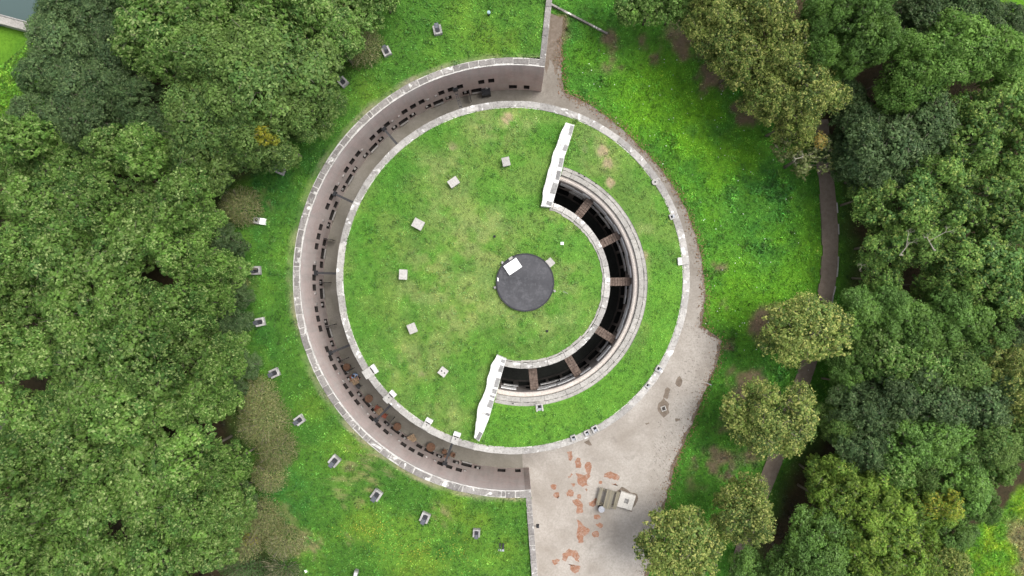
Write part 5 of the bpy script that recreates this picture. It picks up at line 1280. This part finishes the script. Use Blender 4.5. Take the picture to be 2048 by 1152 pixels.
# bank lawns
N = 110000; x = rng.uniform(-27, 3, N); y = rng.uniform(-27, 27, N); c, bare_ = bank_cover(x, y)
k = (x < bank_edge(y) - .05) & (rng.random(N) > bare_ * .95); x, y, c = x[k], y[k], c[k]
blades('grass', x, y, bank_h(x, y), jitter(c * mottle(x, y, 231) * 1.12, rng), rng.uniform(.08, .22, len(x)), rng)
# tower lawns
N = 80000; x = rng.uniform(-13.6, 13.8, N); y = rng.uniform(-13, 14.6, N); r = np.hypot(x - PC[0], y - PC[1]); an = np.degrees(np.arctan2(y - PC[1], x - PC[0]))
insec = (an > A0) & (an < A1); c, bare_ = roof_cover(x, y)
ok = (np.hypot(x - CEN[0], y - CEN[1]) < 13.5) & (np.where(insec, (r < RD - .62) | (r > RO + .03), True)) & (np.hypot(x - cov.location.x, y - cov.location.y) > 2.27) & (rng.random(N) > bare_ * .7)
x, y, c, insec, r = x[ok], y[ok], c[ok], insec[ok], r[ok]; zz = roof_h(x, y, insec & (r > 8))
blades('grass', x, y, zz, jitter(c * mottle(x, y, 261) * 1.15, rng, .3), rng.uniform(.06, .15, len(x)), rng)
# taller weed clumps standing out of the turf
def clumps(name, n, xr, yr, hf, ok, cf, seed, s=1.0):
    g = np.random.default_rng(seed); x0 = g.uniform(*xr, n); y0 = g.uniform(*yr, n); k = ok(x0, y0) & (fbm(x0 * .5, y0 * .5, seed) > .46); x0, y0 = x0[k], y0[k]
    m = 16; x = (x0[:, None] + g.normal(size=(len(x0), m)) * .13 * s).ravel(); y = (y0[:, None] + g.normal(size=(len(x0), m)) * .13 * s).ravel()
    k = ok(x, y); x, y = x[k], y[k]; tone = np.repeat(g.uniform(.78, 1.5, len(x0)), m)[k][:, None]
    blades(name, x, y, hf(x, y) + .06, jitter(cf(x, y) * tone, g, .2), g.uniform(.10, .24, len(x)) * s, g, .7, .5)
clumps('weed_clumps', 1500, (3, 32), (-26, 26), lambda a, b: np.zeros_like(a), lambda a, b: (~in_poly(a, b, PAVE)) & (np.hypot(a, b) > 15) & (1024 + a * F / H < 1690) & (np.min(np.hypot(a[:, None] - fx[None, ::3], b[:, None] - fy[None, ::3]), axis=1) > .95), lambda a, b: right_cover(a, b)[0], 301)
clumps('weed_clumps', 1300, (-27, 2.5), (-27, 27), bank_h, lambda a, b: a < bank_edge(b) - .1, lambda a, b: bank_cover(a, b)[0], 302)
def roof_ok(a, b):
    r = np.hypot(a - PC[0], b - PC[1]); an = np.degrees(np.arctan2(b - PC[1], a - PC[0])); sec = (an > A0 - 2) & (an < A1 + 2)
    return (np.hypot(a - CEN[0], b - CEN[1]) < 13.45) & (~sec | (r < RD - .7) | (r > RO + .1)) & (np.hypot(a - cov.location.x, b - cov.location.y) > 2.35)
clumps('weed_clumps', 1500, (-13.5, 13.7), (-13, 14.5), lambda a, b: roof_h(a, b, np.hypot(a - PC[0], b - PC[1]) > 20), roof_ok, lambda a, b: roof_cover(a, b)[0], 303, .75)
# white clover heads on the right lawn, yellow weeds on the lower bank lawn
N = 260; x = rng.uniform(4, 27, N); y = rng.uniform(-8, 22, N); k = (~in_poly(x, y, PAVE)) & (np.hypot(x, y) > 16) & (blobs(x, y, LIME_R) + .3 * rng.random(N) > .25); x, y = x[k], y[k]
blades('white_flowers', x, y, np.full(len(x), .15), np.full((len(x), 3), .7), rng.uniform(.05, .11, len(x)), rng, .2, .9)
N = 360; x = np.concatenate([at(740, 1060, 6.8).x + rng.normal(size=N // 2) * 1.2, at(850, 1105, 6.8).x + rng.normal(size=N // 2) * 2.2]); y = np.concatenate([at(740, 1060, 6.8).y + rng.normal(size=N // 2) * .6, at(850, 1105, 6.8).y + rng.normal(size=N // 2) * .7])
blades('yellow_flowers', x, y, bank_h(x, y) + .08, np.broadcast_to(c3((.30, .32, .04)), (N, 3)) * rng.uniform(.7, 1.2, (N, 1)), rng.uniform(.06, .12, N), rng, .3, .8)
# fallen leaves and clods along the paving edge and below the trees
ex = np.array([p.x for p in outer]); ey = np.array([p.y for p in outer])
i = rng.integers(10, len(ex), 3800); x = ex[i] + rng.normal(size=3800) * .3; y = ey[i] + rng.normal(size=3800) * .3
k = (x > 3.5); x, y = x[k], y[k]
blades('leaf_litter', x, y, np.full(len(x), PZ + .01), jitter(np.broadcast_to(c3((.20, .12, .065)), (len(x), 3)), rng, .5), rng.uniform(.05, .14, len(x)), rng, .3, .7)
i = rng.integers(60, len(ex), 2200); f = rng.random(2200) ** 1.5 * 3.2; d = np.stack([ex[i] - 6, ey[i] + 4], 1); d /= np.linalg.norm(d, axis=1, keepdims=True)
x = ex[i] - d[:, 0] * f; y = ey[i] - d[:, 1] * f; k = (y < -3) & (np.hypot(x - CEN[0], y - CEN[1]) > 14.4) & (x > 3); x, y = x[k], y[k]
blades('grit', x, y, np.full(len(x), PZ + .008), jitter(np.broadcast_to(c3((.16, .13, .10)), (len(x), 3)), rng, .5), rng.uniform(.03, .09, len(x)), rng, .2, .8)
# weeds at the foot of walls and on the copings
N = 500; t = np.radians(rng.uniform(82, 275, N)); rr = 17.72 + rng.random(N) * .25; x = CEN[0] + rr * np.cos(t); y = CEN[1] + rr * np.sin(t)
k = fbm(x * .6, y * .6, 5) > .5; x, y = x[k], y[k]
blades('weeds', x, y, np.full(len(x), 7.02), jitter(np.broadcast_to(c3((.07, .17, .03)), (len(x), 3)), rng), rng.uniform(.08, .2, len(x)), rng)

# say which one: number the look-alikes of each tree group by their place in the picture
def ordn(i): return ['', 'first', 'second', 'third', 'fourth', 'fifth', 'sixth', 'seventh', 'eighth', 'ninth', 'tenth', 'eleventh', 'twelfth', 'thirteenth'][i]
def seen(o):
    z = o.location.z + 6; return 1024 + o.location.x * F / (H - z), 576 - o.location.y * F / (H - z)
short = {'undergrowth trees at the edge of the left-hand wood': ('low undergrowth tree edging the left-hand wood', 80), 'yellow-green trees of the left-hand wood': ('yellow-green tree of the left-hand wood', 100), 'bright trees behind the large dark tree': ('bright tree behind the large dark tree', 0), 'trees beside the upper lawn': ('shaded tree beside the upper lawn', 0), 'dark trees near the moat corner': ('dark low tree near the moat corner', 85),
         'olive lindens in the top right row': ('olive linden of the top right row', 75), 'mid green trees at the top edge': ('mid green tree at the top edge', 0), 'soft blue-green trees at the top right': ('soft blue-green tree at the top right', 60), 'light green trees of the upper right wood': ('light green tree of the upper right wood', 0),
         'grey-green trees of the right-hand wood': ('grey-green tree of the right-hand wood', 90), 'feathery trees of the right-hand wood': ('feathery tree of the right-hand wood', 90), 'soft green trees of the lower right wood': ('soft green tree of the lower right wood', 100), 'dull green trees of the lower right wood': ('dull green tree of the lower right wood', 85), 'bright feathery trees at the bottom right': ('bright feathery tree at the bottom right', 60)}
for grp, (base, rowh) in short.items():
    T = sorted([o for o in COL.objects if o.get('group') == grp and o.parent is None], key=lambda o: seen(o)[1]); rowsT = []
    for o in T:
        if rowsT and (rowh == 0 or seen(o)[1] - seen(rowsT[-1][0])[1] < rowh): rowsT[-1].append(o)
        else: rowsT.append([o])
    for ri, rw in enumerate(rowsT):
        rw.sort(key=lambda o: seen(o)[0])
        for ci, o in enumerate(rw):
            o['label'] = base + (', ' + ordn(ci + 1) + ' from left' if len(rw) > 1 else '') + (' in ' + ('top' if ri == 0 else ordn(ri + 1)) + ' row' if len(rowsT) > 1 else '')
